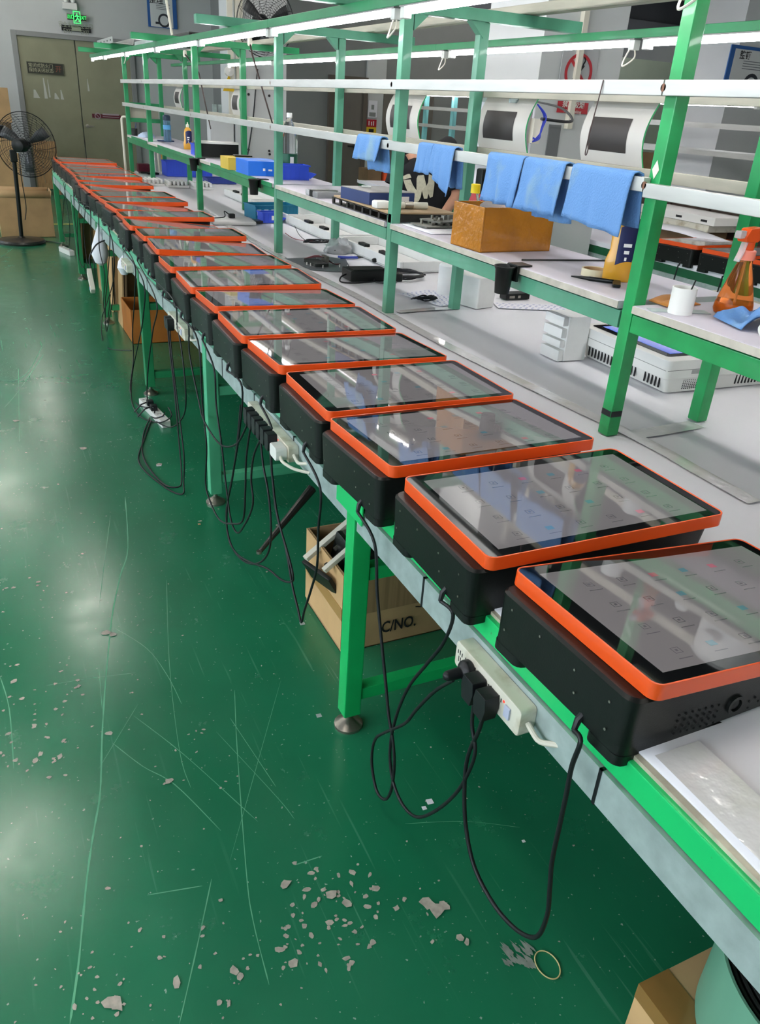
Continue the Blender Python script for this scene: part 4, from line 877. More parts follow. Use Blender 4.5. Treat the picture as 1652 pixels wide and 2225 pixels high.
towel('blue cloth nearest the bright green post, stained with small red marks', 1.672, 1.925, 1.338, 1.36, seed=1, skew=.02)
towel('blue cloth second from the bright green post, above the orange box', 1.955, 2.155, 1.352, 1.33, seed=2.2, amp=.016)
towel('blue cloth third from the bright green post, bunched over the orange box', 2.165, 2.365, 1.352, 1.34, seed=4.1, amp=.016)
towel('blue cloth hanging with a long corner left of the second back post', 2.585, 2.735, 1.335, 1.36, seed=5, skew=.07, amp=.014)
towel('small blue cloth folded beside the long cornered one', 2.74, 2.848, 1.395, 1.40, seed=6, amp=.01)
towel('blue cloth on the rail left of the second front post', 3.19, 3.42, 1.40, 1.36, seed=8, amp=.016)
# ------------------------------------------------------------------ curved display panels
def curved_panel(label, y0, y1, z0=1.462, z1=1.68, x=2.0, bow=.036, win=True, cables=False):
    t = thing('curved_panel', label, 'display panel', (0, 0, 0), 0, 'curved white display panels on the back rails'); th = .006
    f = lambda v: x - bow * math.sin(math.pi * v) + .02 * (v - .5)
    N = 14; m = MB()
    vs = []; 
    for i in range(N + 1):
        v = i / N; z = z0 + (z1 - z0) * v
        for xx in (f(v), f(v) + th):
            for y in (y0, y1): vs.append((xx, y, z))
    fs = []; mi = []
    for i in range(N):
        a = 4 * i; b = 4 * (i + 1)
        fs += [(a, a + 1, b + 1, b), (a + 2, b + 2, b + 3, a + 3), (a, b, b + 2, a + 2), (a + 1, a + 3, b + 3, b + 1)]; mi += [0, 0, 1, 1]
    fs += [(0, 2, 3, 1), (4 * N, 4 * N + 1, 4 * N + 3, 4 * N + 2)]; mi += [1, 1]
    m.add(vs, fs); m.m = mi; m.obj('panel_sheet', [mat('panel_white', 'c4c2bb', .5, var=.04, vs=6), mat('panel_green_edge', '3ca868', .4)], t, smooth=30)
    if win:
        a, b = y0 + (y1 - y0) * .24, y0 + (y1 - y0) * .86; c, d = .24, .72
        w = MB(); w.grid(lambda u, v: (f(c + (d - c) * v) - .0015, a + (b - a) * u, z0 + (z1 - z0) * (c + (d - c) * v)), 2, 8); w.obj('dark_screen', mat('dark_screen', '2c2826', .5), t)
    if cables:
        rr = random.Random(4); cb = mat('blue_cable', '1f2f9a', .4)
        for k in range(4):
            MB().tube(smooth_path([(x, y0 - .005, z1 - .03), (x + .02, y0 - .03 - .02 * rr.random(), z1 - .07), (x + .01, y0 - .045 + .02 * rr.random(), z1 - .12), (x, y0 - .02 - .03 * rr.random(), z1 - .15), (x, y0 + .005, z1 - .14 - .03 * rr.random())], 5), .0028, 6).obj('cable', cb, t)
        MB().box(x - .005, x + .03, y0 - .008, y0 + .02, z0 + .05, z1 - .08).obj('connector_block', CREAM, t)
    return t
curved_panel('white curved panel with dark screen nearest the bright green post', 2.178, 2.50)
curved_panel('white curved panel with blue cables at its side, between the second posts', 2.845, 3.21, cables=True)
curved_panel('white curved panel in front of the person, half hidden by the second front post', 3.765, 4.12)
curved_panel('small far white curved panel on the back rail near the fifth posts', 6.86, 7.10)
curved_panel('farthest white curved panel on the back rail before the grey wall', 9.00, 9.30)
t = thing('white_board', 'plain white board hung behind the second panel and the orange box', 'board', (2.04, 2.92, 1.18)); MB().box(-.08, 0, .05, .06, .47, .49).box(-.08, 0, .32, .33, .47, .49).obj('hanger', GALV, t); MB().box(0, .010, 0, .40, 0, .49).obj('board', PAPER, t)
# ------------------------------------------------------------------ things on the bench
BZ = .797
wt = thing('white_terminal', 'white vented terminal with blue screen on the foam right of the nearest post', 'terminal', (1.972, 1.86, BZ + .001), math.radians(-2))
m_ = MB(); L_, D_ = .57, .50
m_.prism(rrect(.02, L_ - .02, .015, D_ - .015, .015), 0, .055, s0=rrect(.035, L_ - .035, .02, D_ - .02, .012)); m_.obj('vented_base', WHITE, wt)
MB().prism(rrect(0, L_, 0, D_, .022), .053, .118).obj('frame', WHITE, wt, bev=.004)
MB().box(0.004, L_ - .004, -.0006, .0, .083, .085).box(-.0006, 0, .004, D_ - .004, .083, .085).obj('seam', mat('seam_grey', '8f908c', .6), wt)
MB().prism(rrect(.035, L_ - .03, .045, D_ - .035, .012), .118, .1195).obj('glass', BLKG, wt)
MB().box(.065, L_ - .055, .07, D_ - .06, .1196, .12).obj('display', mat('blue_display', '2c55c4', .08, emit=.3), wt)
v = MB()
for k in range(15): v.box(.0215 + .0, .0245, .17 + k * .019, .176 + k * .019, .012, .045)
for k in range(5): v.box(.0215, .0245, .045 + k * .018, .051 + k * .018, .012, .045)
for k in range(12): v.box(.34 + k * .016, .345 + k * .016, .0155, .0185, .012, .045)
v.obj('vent_slots', INK, wt)['kind'] = 'stuff'
v = MB()
for i in range(16):
    for j in range(6): v.box(.10 + i * .0085, .103 + i * .0085, .0160, .0185, .010 + j * .006, .013 + j * .006)
v.obj('speaker_holes', INK, wt)['kind'] = 'stuff'
for x_ in (.11, .40): MB().box(x_, x_ + .07, -.001, .0, .068, .082).obj('latch', mat('label_grey', 'a9a9a6', .4), wt)
t = thing('foam_corner', 'notched white foam corner block beside the white terminal', 'foam block', (1.862, 2.285, BZ))
pr = [(0, 0), (.115, .03), (.115, .14), (0, .14)]
m_ = MB().box(.02, .12, 0, .12, 0, .165)
for z0, z1 in ((0, .042), (.052, .078), (.088, .122), (.132, .165)): m_.box(-.004, .02, .004, .116, z0, z1)
m_.obj('foam_block', FOAMB, t, bev=.003)
t = thing('foam_block', 'white foam block under the shelf between the second posts', 'foam block', (2.04, 3.17, BZ), .25); MB().prism(rrect(-.06, .07, -.06, .1, .01), 0, .14, s0=rrect(-.055, .06, -.055, .09, .01)).obj('foam_block', FOAMB, t, bev=.004)
t = thing('foam_roll', 'white rolled foam behind the upright foam block', 'foam roll', (2.02, 3.42, BZ)); MB().lathe([(.045, 0), (.05, .01), (.05, .14), (.04, .15), (.0, .15)], 24, cap=False).lathe([(0, 0), (.045, 0)], 24, cap=False).obj('roll', FOAMB, t)
def sheet_print(label, x, y, rz, sx, sy):
    t = thing('backing_sheet', label, 'sheet', (x, y, BZ + .0015), rz); MB().box(-sx / 2, sx / 2, -sy / 2, sy / 2, 0, .001).obj('sheet', PAPER, t)
    m = MB()
    for i in range(int(sx / .03)):
        for j in range(int(sy / .022)):
            px, py = -sx / 2 + .012 + i * .03 + (.01 if j % 2 else 0), -sy / 2 + .01 + j * .022
            if px + .012 < sx / 2: m.box(px, px + .011, py, py + .005, .001, .0013)
    m.obj('blue_print_marks', mat('print_blue', '4a5fae', .6), t)['kind'] = 'stuff'
sheet_print('white sheet printed with little blue marks behind the second back post', 1.92, 3.36, .3, .22, .30); sheet_print('white strip printed with little blue marks right of the foam block', 2.30, 3.10, -.35, .34, .12)
t = thing('small_device', 'small black box with sockets at the end of the printed strip', 'device', (2.33, 3.28, BZ)); MB().box(-.07, .07, -.03, .03, 0, .03, b=.003).obj('case', BLK, t); MB().box(-.05, -.02, -.031, -.03, .008, .02).box(0, .015, -.031, -.03, .008, .02).obj('socket', CHROME, t)
def loops(name, label, x, y, n, r, cr_, M=RUB, seed=0, z=BZ, squash=.5, parent=None):
    t = thing(name, label, 'cable', (x, y, z + .001)); rr = random.Random(seed); P = []
    for k in range(n * 8):
        a = k * math.pi / 4; q = r * rr.uniform(.75, 1.1)
        P.append((q * math.cos(a) + rr.uniform(-.01, .01), q * squash * math.sin(a), cr_ + .003 + .012 * rr.random() + .0015 * k / 8))
    MB().tube(smooth_path(P, 4), cr_, 6).obj('cable', M, t, smooth=60); return t
loops('cable_coil', 'black flat cable coil in front of the second back post', 1.83, 3.30, 4, .06, .0035, seed=1)
loops('cable_coil', 'large tangle of black cables under the shelf right of the second front post', 1.98, 3.85, 6, .13, .004, seed=2, squash=.9)
loops('cable_coil', 'small coil of thin black wire under the shelf near the third back post', 1.92, 4.93, 5, .09, .0028, seed=3, squash=.35)
t = thing('power_wire', 'thin red and black twin wire reaching over the foam near the third posts', 'wire', (0, 0, 0)); MB().tube(smooth_path([(1.78, 5.18, BZ + .03), (1.82, 5.10, BZ + .005), (1.90, 5.02, BZ + .005), (2.02, 5.0, BZ + .005), (2.14, 5.05, BZ + .04)], 5), .002, 6).obj('red_wire', mat('wire_red', '8a2430', .4), t); MB().tube(smooth_path([(1.86, 5.22, BZ + .07), (1.85, 5.1, BZ + .03), (1.87, 4.98, BZ + .006), (1.95, 4.94, BZ + .006)], 5), .002, 6).obj('black_wire', RUB, t)
def brick(label, x, y, rz, sx, sy, h):
    t = thing('power_brick', label, 'adapter', (x, y, BZ), rz); MB().box(-sx / 2, sx / 2, -sy / 2, sy / 2, 0, h, b=.006).obj('case', BLK, t); MB().box(-sx / 2 + .02, sx / 2 - .02, -sy / 2 + .015, sy / 2 - .015, h, h + .003, b=.001).obj('raised_lid', BLK, t)
    MB().tube(smooth_path([(-sx / 2, 0, h * .5), (-sx / 2 - .04, -.03, .02), (-sx / 2 - .06, -.08, .006), (-sx / 2, -.12, .006), (sx * .1, -.09, .006)], 5), .004, 6).obj('lead', RUB, t); return t
brick('large black power brick on the foam left of the second front post', 1.76, 3.83, -.02, .22, .13, .055); brick('smaller black adapter right of the second front post', 1.90, 3.78, -.4, .09, .06, .04)
t = thing('steel_plate', 'dark grey metal plate with boards and red wires lying beside the terminals', 'plate', (1.70, 4.22, BZ), .05)
MB().prism([(-.17, .22), (-.15, -.12), (.05, -.22), (.19, .16), (.1, .24)], 0, .003).obj('plate', mat('plate_grey', '6b7276', .35, .4), t)
m_ = MB().box(-.10, -.02, -.06, .10, .003, .02); m_.obj('circuit_board', mat('board_dark', '2f3532', .5), t)
m_ = MB(); rr = random.Random(9)
for k in range(14): m_.tube([(rr.uniform(-.13, .1), rr.uniform(-.1, .15), .003)] * 1 + [(0, 0, 0)], .001) if 0 else m_.lathe([(.003, .003), (.003, .018)], 6, T=Matrix.Translation((rr.uniform(-.12, .10), rr.uniform(-.12, .15), 0)))
m_.obj('standoffs', WHITE, t)['kind'] = 'stuff'
for k in range(4): MB().tube(smooth_path([(-.1, .1, .02), (-.02, .02 + .02 * k, .04), (.03, -.04 + .015 * k, .01), (.07, -.02, .01)], 4), .002, 6).obj('wire', mat('wire_red', '8a2430', .4) if k % 2 else RUB, t)
MB().box(-.015, .0, -.02, .05, .003, .05).obj('bracket', CHROME, t)
lump('parts_bag', 'clear bag of dark screws with red print on the foam under the shelf', 'bag', (1.93, 4.62, BZ), (.09, .07, .085), CLEARB, seed=7, amp=.3)
lump('screw_heap', 'dark heap of screws inside the clear bag', 'screws', (1.93, 4.615, BZ), (.07, .055, .035), DSTEEL, seed=5, amp=.3)
t = thing('pliers', 'blue-handled pliers lying right of the clear bag', 'pliers', (1.90, 4.40, BZ + .008)); MB().tube(smooth_path([(-.05, .03, 0), (.0, .01, 0), (.06, .012, 0)], 5), .006, 8).tube(smooth_path([(-.05, -.01, 0), (.0, -.005, 0), (.06, -.01, 0)], 5), .006, 8).obj('blue_grip', mat('grip_blue', '2a3f9e', .5), t); MB().tube([(.06, 0, 0), (.10, 0, 0)], [.009, .003], 8).obj('jaw', DSTEEL, t)
t = thing('screwdriver', 'black screwdriver lying under the shelf beside the second post', 'screwdriver', (2.08, 4.25, BZ + .014)); MB().tube([(-.08, .02, 0), (-.07, .02, 0), (.02, 0, 0), (.04, -.005, 0)], [.008, .013, .011, .006], 12).obj('handle', BLK, t); MB().tube([(.04, -.005, -.004), (.14, -.025, -.01)], .003, 6).obj('shaft', CHROME, t)
tc = bin_('parts_crate', 'teal crate with white tags on the bench right of the third front post', 2.0, 6.15, .36, .20, .10, TEALB, BZ, .15); MB().box(-.17, -.135, -.1025, -.1015, .03, .07).box(-.11, -.075, -.1025, -.1015, .03, .07).box(-.05, -.015, -.1025, -.1015, .03, .07).obj('white_tag', INKW, tc)
bn = bin_('parts_bin', 'small blue picking bin with white label before the teal crate', 1.90, 5.90, .14, .10, .075, BLUE, BZ, .1, .05); MB().box(.0, .05, -.0525, -.0515, .02, .05).obj('white_label', INKW, bn)
t = thing('tape_reel', 'flat black reel on the foam left of the blue picking bin', 'reel', (1.79, 5.88, BZ)); MB().ring(cr(.06), cr(.02), 0, .016).obj('reel', BLK, t); MB().ring(cr(.022), cr(.012), .0, .018).obj('hub', CHROME, t)
t = thing('foam_pad', 'thin white foam pad with a black plug on it, right of the terminals', 'foam pad', (1.60, 5.85, BZ), -.1); MB().box(-.15, .16, -.13, .13, 0, .028, b=.012).obj('pad', FOAMB, t)
t = thing('plug', 'black plug with a short cable lying on the white foam pad', 'plug', (1.60, 5.88, BZ + .03)); MB().box(-.01, .035, -.02, .02, 0, .03, b=.006).tube(smooth_path([(0, 0, .02), (-.04, .0, .045), (-.05, -.03, .01), (-.16, -.04, .004)], 5), .004, 6).obj('plug', RUB, t)
for k, (y0, y1) in enumerate(((3.95, 4.85), (4.9, 5.8), (5.85, 6.75), (6.8, 7.6))):
    t = thing('foam_tray', 'white foam tray with black connectors along the back posts, %s from the camera' % ORD[k], 'tray', (2.16, (y0 + y1) / 2, BZ), 0, 'white trays along the back posts'); L_ = (y1 - y0) / 2
    MB().box(-.14, .16, -L_, L_, 0, .008).box(-.14, -.12, -L_, L_, .008, .06).box(.14, .16, -L_, L_, .008, .06).box(-.12, .14, -L_, -L_ + .02, .008, .06).box(-.12, .14, L_ - .02, L_, .008, .06).obj('tray', FOAMB, t, bev=.004)
    for q_ in (-.45, .2): MB().box(-.135, -.10, L_ * q_ - .05, L_ * q_ + .05, .058, .075, b=.003).obj('connector', BLK, t)
for k in range(3):
    t = thing('moulded_tray', 'white humped foam tray at the far bench end, %s from the left' % ORD[k].replace('nearest', 'first'), 'tray', (1.52 + .21 * k, 8.42 - .12 * k, BZ), .0, 'moulded trays at the far end')
    m_ = MB().box(-.10, .10, -.13, .13, 0, .02)
    for i in range(5): m_.box(-.09 + i * .038, -.065 + i * .038, -.12, .12, .02, .06, b=.008)
    m_.obj('humped_tray', FOAMB, t)
bin_('storage_bin', 'big blue bin at the far end of the bench under the shelf', 2.10, 9.45, .50, .26, .15, BLUE, BZ)
bin_('storage_bin', 'flat dark blue bin right of the big blue one, under the shelf', 2.28, 8.75, .30, .22, .05, mat('deep_blue', '2b3f8e', .4), BZ)
cardbox('toolbox', 'maroon box on the bench end below the shelf', 1.69, 9.80, .13, .12, .085, DKRED, z=BZ)
cardbox('black_tray', 'low black tray in front of the maroon box', 1.70, 9.55, .20, .12, .02, BLK, z=BZ)
cardbox('sheet_metal', 'grey metal sheet lying on the far corner of the foam beside the last terminals', 1.55, 9.2, .22, .5, .012, GALV, z=BZ)
t = thing('white_pipe', 'white plastic pipe with bent top standing at the far rack end', 'pipe', (1.50, 9.84, BZ)); MB().tube(smooth_path([(0, 0, 0), (0, 0, .2), (0, 0, .49), (.004, .0, .53), (.02, 0, .545), (.05, 0, .545)], 6), .013, 10).obj('pipe', CREAM, t)
t = thing('dip_pipe', 'thin white tube leaning on top of the rack before the left poster', 'tube'); a = at(371, 58, y=9.0); b_ = at(359, -12, y=9.0); a = b_ + (a - b_) * ((b_.z - 2.021) / (b_.z - a.z)); a.z = 2.021; MB().tube([a, b_], .012, 8).obj('tube', CREAM, t)
# rods with a socket hanging between the lamps
for (px, x, lb) in (([(543, 92), (548, 118), (597, 285)], 1.72, 'dark rod hanging slanted from the rack beside the third front post'), ([(402, 118), (432, 158), (458, 280)], 1.72, 'dark rod hanging slanted from the rack beside the fifth front post')):
    t = thing('hanging_rod', lb, 'rod'); P = [at(u, v, x=x) for u, v in px]; MB().tube(P, [.006, .006, .005], 8).obj('rod', mat('rusty_rod', '3f3330', .5, .4), t); MB().lathe([(.012, -.02), (.016, -.01), (.016, .02), (.01, .03)], 12, T=Matrix.Translation(P[0])).obj('socket', CREAM, t)
# loads on top of the rack, far end
t = thing('metal_trough', 'pale perforated metal trough lying on top of the far rack end', 'trough', (1.34, 8.85, 1.968)); MB().box(-.09, .09, -.5, .5, 0, .004).box(-.09, -.086, -.5, .5, .004, .05).box(.086, .09, -.5, .5, .004, .05).obj('trough', ALU, t); MB().box(-.0915, -.09, -.4, -.36, .02, .032).box(-.0915, -.09, -.2, -.16, .02, .032).box(-.0915, -.09, 0, .04, .02, .032).box(-.0915, -.09, .2, .24, .02, .032).obj('slots', INK, t)
t = thing('metal_trough', 'grey metal trough beside the pale one on top of the rack', 'trough', (1.62, 8.5, 1.968)); MB().box(-.08, .08, -.45, .45, 0, .05, b=.003).obj('trough', GALV, t)
t = thing('equipment_case', 'flat black equipment case on top of the rack before the left poster', 'case', (1.74, 7.6, 1.968)); MB().box(-.12, .16, -.6, .55, 0, .055, b=.003).obj('case', BLK, t); MB().box(-.1215, -.12, -.5, -.40, .012, .04).obj('opening', INK, t)
MB().box(-.12, .16, -.6, .55, .055, .062).obj('grey_lid', DSTEEL, t)

MB().box(1.5322, 1.533, 1.615, 1.652, .855, .872).box(1.5325, 1.572, 1.6112, 1.612, .855, .872).obj('black_tape', RUB, rk)
MB().prism([(-.012, 0), (0, -.022), (.012, 0), (0, .022)], 0, .001, T=SIDE((1.5325, 1.633, 1.505))).obj('tape_patch', CREAM, rk)
t = thing('thin_wire', 'thin brown wire dangling over the nearest curved panel from the upper rail', 'wire'); MB().tube(smooth_path([(1.506, 1.86, 1.70), (1.503, 1.862, 1.66), (1.505, 1.875, 1.60), (1.506, 1.885, 1.53), (1.505, 1.877, 1.522), (1.505, 1.872, 1.55)], 5), .0016, 6).obj('wire', mat('brown_wire', '4a3a38', .5), t)
# ------------------------------------------------------------------ left background
cr_ = lambda r, n=40: [(r * math.cos(2 * math.pi * a / n), r * math.sin(2 * math.pi * a / n)) for a in range(n)]
def fan_head(t, c, axis, R, motor=True, up=(0, 0, 1)):
    ax = Vector(axis).normalized(); x = Vector(up).cross(ax).normalized(); y = ax.cross(x); T = Matrix.Identity(4)
    for i in range(3): T[i][0], T[i][1], T[i][2], T[i][3] = x[i], y[i], ax[i], c[i]
    WIRE = mat('cage_wire', '23252a', .45, .5)
    for nm, s in (('front_guard', 1), ('rear_guard', -1)):
        m = MB()
        for k in range(1, 15):
            r = R * k / 14; h = s * (.10 * math.sqrt(max(0, 1 - (r / R) ** 2)) if k < 14 else .0)
            P = [(r * math.cos(a * math.pi / 18), r * math.sin(a * math.pi / 18), h) for a in range(37)]
            m.tube(P, .0045 if k == 14 else .0016, 4, cap=False, T=T)
        for k in range(16):
            a = k * math.pi / 8
            m.tube([(R * q * math.cos(a + (1 - q) * .5), R * q * math.sin(a + (1 - q) * .5), s * .10 * math.sqrt(max(0, 1 - q * q)) + s * .002) for q in (.08, .35, .6, .8, .93, 1)], .0018, 4, T=T)
        m.obj(nm, WIRE, t)
    for k in range(3):
        a0 = k * 2.094 + .5; vs = []
        for q in (.12, .35, .6, .86):
            w = (.16, .26, .27, .20)[(.12, .35, .6, .86).index(q)]
            for s in (-1, 1): vs.append((R * q * math.cos(a0 + s * w), R * q * math.sin(a0 + s * w), .02 * s))
        MB().add(vs, [(0, 1, 3, 2), (2, 3, 5, 4), (4, 5, 7, 6)], 0, T).obj('blade', mat('grey_fan_blade', '3c3f40', .4), t, solid=.004)
    MB().lathe([(.04, -.02), (.045, .02), (.02, .05)], 18, T=T).obj('hub', BLK, t)
    if motor: MB().lathe([(.03, -.24), (.062, -.23), (.068, -.19), (.068, -.08), (.05, -.05)], 20, T=T).obj('motor', BLK, t); MB().box(-.02, .02, -.07, -.066, -.22, -.19, T=T).obj('rating_label', INKW, t)
sf = thing('stand_fan', 'black pedestal fan with wire cage standing at the left aisle', 'fan', (.335, 10.05, 0))
fan_head(sf, (.515 - .335, .12, 1.005), (.42, .9, .0), .325)
MB().lathe([(.0, .0), (.245, 0), (.25, .02), (.235, .04), (.05, .055), (.03, .07), (0, .07)], 36, cap=False).obj('base', DSTEEL, sf)
MB().tube([(0, 0, .05), (.02, 0, .45), (.035, -.02, .86)], .022, 14).obj('pole', BLK, sf); MB().box(.0, .07, -.06, .02, .84, .96, b=.012).obj('tilt_joint', BLK, sf)
MB().tube(smooth_path([(.09, -.06, .95), (.08, -.08, .7), (.09, -.04, .4), (.06, -.04, .25)], 6), .005, 6).tube(smooth_path([(.05, .1, .006), (.3, .05, .006), (.42, -.15, .006), (.46, -.3, .006)], 6), .005, 6).obj('flex', RUB, sf)
carton('carton', 'large open brown carton standing behind the pedestal fan', .14, .72, 10.45, 10.85, .43, CARD, flaps=(('-y', 85, .08), ('+y', 80, .08), ('+x', 80, .08)))
carton('carton', 'tall brown carton behind the fan, against the double door', -.15, .52, 12.1, 12.7, .95, CARD, open_top=False)
carton('carton', 'lower brown carton of the stack at the left picture edge', .08, .56, 14.4, 14.9, 1.05, CARDD, open_top=False)
carton('carton', 'upper brown carton of the stack at the left picture edge', .14, .58, 14.42, 14.85, .46, CARD, loc_z=1.057, open_top=False)
t = thing('rubbish_bag', 'dark crumpled bag lying before the cartons at the left edge', 'bag', (.15, 11.5, .94)); t.location = (.30, 12.35, .957); MB().lathe([(.0, .0), (.14, .01), (.16, .06), (.10, .14), (.0, .16)], 14, cap=False).obj('bag', BLK, t)
pc = thing('wooden_crate', 'pale wooden plank crate standing before the double door', 'crate', (1.02, 14.82, 0))
for k in range(3): MB().box(-.17 + k * .115, -.17 + k * .115 + .108, -.14, -.12, .0 if k != 1 else .10, .80).obj('plank', WOOD, pc, bev=.002)
for z in (.10, .66): MB().box(-.17, .17, -.165, -.141, z, z + .09).obj('batten', WOOD, pc, bev=.002)
MB().box(-.17, .17, -.12, .12, .78, .80).box(-.17, -.15, -.12, .12, .1, .78).box(.15, .17, -.12, .12, .1, .78).obj('crate_side', WOOD, pc)
# signs round the double door
def sign(name, label, u0, v0, u1, v1, y, M, cat='sign', depth=.02, frame_m=None):
    a, b = at(u0, v0, y=y), at(u1, v1, y=y); cx, cz = (a.x + b.x) / 2, (a.z + b.z) / 2; w, h_ = abs(b.x - a.x) / 2, abs(a.z - b.z) / 2
    t = thing(name, label, cat, (cx, y, cz)); MB().box(-w, w, 0, depth, -h_, h_).obj('board', M, t, bev=.002)
    if frame_m: MB().ring([(-w - .008, -h_ - .008), (w + .008, -h_ - .008), (w + .008, h_ + .008), (-w - .008, h_ + .008)], [(-w, -h_), (w, -h_), (w, h_), (-w, h_)], -depth, .004, T=FRONT((0, 0, 0))).obj('frame', frame_m, t)
    return t, w, h_
GLOW = mat('glowing_green', '3fe86a', .5, emit=1.6); DKG = mat('sign_dark_green', '0c1a12', .4)
t, w, h_ = sign('exit_sign', 'lit green running-man exit sign above the double door', 146, 30, 188, 46, 15.53, DKG, frame_m=CHROME)
text('lettering', 'EXIT', .068, FRONT((w * .64, -.003, 0)), GLOW, t, squeeze=.75); text('lettering', '出口', .068, FRONT((-w * .64, -.003, 0)), GLOW, t, squeeze=.8)
pm = MB().ring([(-.055, -.085), (.055, -.085), (.055, .085), (-.055, .085)], [(-.045, -.075), (.045, -.075), (.045, .075), (-.045, .075)], 0, .003, T=FRONT((0, -.001, 0)))
for a, b in (((0, .04), (.005, .055)), ((0, .035), (.01, -.01)), ((.01, -.01), (-.03, -.055)), ((.01, -.01), (.03, -.03)), ((.03, -.03), (.03, -.06)), ((.0, .03), (-.03, .01)), ((.0, .03), (.035, .015))):
    pm.tube([(a[0], -.003, a[1]), (b[0], -.003, b[1])], .008, 6)
pm.obj('running_figure', GLOW, t)
t, w, h_ = sign('exit_plate', 'unlit dark exit plate just under the lit exit sign', 133, 53, 198, 72, 15.57, INK)
text('lettering', '安全出口\nEXIT', .085, FRONT((-w * .58, -.002, 0)), mat('faded_letter', '9aa08c', .6), t, squeeze=.8); text('lettering', '安全出口\nEXIT', .085, FRONT((w * .58, -.002, 0)), MATS['faded_letter'], t, squeeze=.8); MB().box(-.07, .07, -.002, 0, -h_ * .8, h_ * .8).obj('pale_square', MATS['faded_letter'], t)
t, w, h_ = sign('emergency_lamp', 'white twin-head emergency lamp box above the exit sign', 135, 4, 168, 22, 15.5, WHITE, cat='lamp', depth=.09)
for s in (-.4, .55): MB().lathe([(.03, 0), (.045, .04), (.04, .06)], 14, T=Matrix.Translation((s * w, .03, h_ + .005))).obj('lamp_head', WHITE, t)
t, w, h_ = sign('door_sign', 'dark fire door sign on the left door leaf', 58, 134, 139, 164, 15.535, mat('sign_olive', '2c2f26', .5), depth=.012, frame_m=mat('frame_olive', '5b5d4a', .4))
GLD = mat('pale_gold_letter', 'a9a88c', .6)
text('lettering', '常闭式防火门\n保持关闭状态', .066, FRONT((-w * .25, -.002, 0)), GLD, t, squeeze=.95); text('lettering', '开', .10, FRONT((w * .72, -.002, 0)), mat('rust_letter', '8a4a38', .6), t)
t, w, h_ = sign('door_sign', 'maroon prohibition sign on the right door leaf', 200, 247, 263, 259, 15.535, mat('sign_maroon', '62202e', .5), depth=.012)
MB().ring(cr_(.05, 24), cr_(.038, 24), 0, .002, T=FRONT((-w + .09, -.001, 0))).tube([(-w + .06, -.002, .03), (-w + .12, -.002, -.03)], .006, 4).obj('no_symbol', mat('faded_white', 'a99aa0', .6), t); MB().box(-w + .17, w - .03, -.0015, 0, .02, .045).box(-w + .17, w - .03, -.0015, 0, -.01, -.002).obj('small_print', MATS['faded_white'], t)
def poster(label, u0, v0, u1, v1, y, title, cap_s):
    t, w, h_ = sign('poster', label, u0, v0, u1, v1, y, mat('poster_blue', '2d5fa0', .5), cat='poster', depth=.012)
    MB().box(-w * .82, w * .72, -.0015, 0, -h_ * .96, h_ * .86).obj('white_sheet', mat('poster_white', 'cfd3d2', .6), t); text('lettering', title, cap_s, FRONT((-w * .38, -.003, h_ * .62)), INK, t, bold=.001)
    m = MB()
    for k in range(4): m.box(-w * .4, w * (.55 - .1 * (k % 2)), -.0025, -.0015, h_ * (.40 - .10 * k), h_ * (.43 - .10 * k))
    m.obj('text_lines', mat('line_grey', '6d7378', .7), t)
    MB().ring(cr_(.10, 24)[:24], cr_(.07, 24)[:24], 0, .001, T=FRONT((w * .1, -.002, -h_ * .55))).box(-w * .5, -w * .2, -.0025, -.0015, -h_ * .80, -h_ * .66).obj('drawing', mat('drawing_dark', '33363c', .7), t)
poster('blue and white tidiness poster on the grey wall above the rack, upper left', 318, -16, 386, 64, 15.57, '整理', .12)
# second door notices
t, w, h_ = sign('notice', 'white paper notice on the wall strip beside the brown door', 801, 218, 819, 256, 12.54, PAPER, depth=.006); MB().box(-w * .3, w * .3, -.001, 0, -h_ * .05, h_ * .5).box(-w * .7, w * .7, -.001, 0, -h_ * .9, -h_ * .4).obj('grey_print', mat('notice_grey', '8d9190', .7), t)
t, w, h_ = sign('notice', 'red and yellow fire notice on the wall strip beside the brown door', 797, 259, 817, 293, 12.54, RED, depth=.006); MB().box(-w, w, -.0012, 0, -h_, 0).obj('yellow_half', mat('notice_yellow', 'd8b824', .6), t); MB().box(-w * .6, -w * .4, -.0012, 0, h_ * .2, h_ * .8).box(-w * .1, w * .1, -.0012, 0, h_ * .2, h_ * .7).box(w * .3, w * .5, -.0012, 0, h_ * .2, h_ * .8).obj('white_print', INKW, t); MB().box(-w * .5, w * .5, -.002, -.0012, -h_ * .7, -h_ * .25).obj('black_print', INK, t)
# wall fan on the far pillar
wf = thing('wall_fan', 'black wire-caged fan mounted high on the far white pillar', 'fan', (3.07, 9.98, 2.33)); fan_head(wf, (0, -.36, .02), (.1, -1, -.12), .335, motor=True); MB().tube([(0, 0, -.12), (0, -.12, -.14), (0, -.22, -.02)], .02, 10).box(-.06, .06, -.02, .0, -.24, -.04, b=.005).obj('bracket', BLK, wf)
t = thing('conduit', 'cream conduit pipes running up the left edge of the far pillar', 'conduit', (2.86, 9.98, 0)); MB().box(-.03, .05, -.03, .0, 1.4, 3.69).box(-.12, -.06, -.02, .02, 1.4, 3.69).obj('pipe', CREAM, t)
t = thing('switch_cabinet', 'pale electric cabinet on the lower part of the far pillar', 'cabinet', (2.66, 10.10, 0)); MB().box(-.14, .14, -.08, .08, .35, 1.38, b=.004).obj('cabinet_body', WALLW, t); MB().box(-.15, .15, -.1, .1, 1.38, 1.40).box(-.1, -.06, -.09, -.05, 1.40, 1.52).box(-.04, .0, -.09, -.05, 1.40, 1.52).obj('ledge', GALV, t); MB().box(-.14, .14, -.08, .08, 0, .35).obj('plinth', GREYD, t)
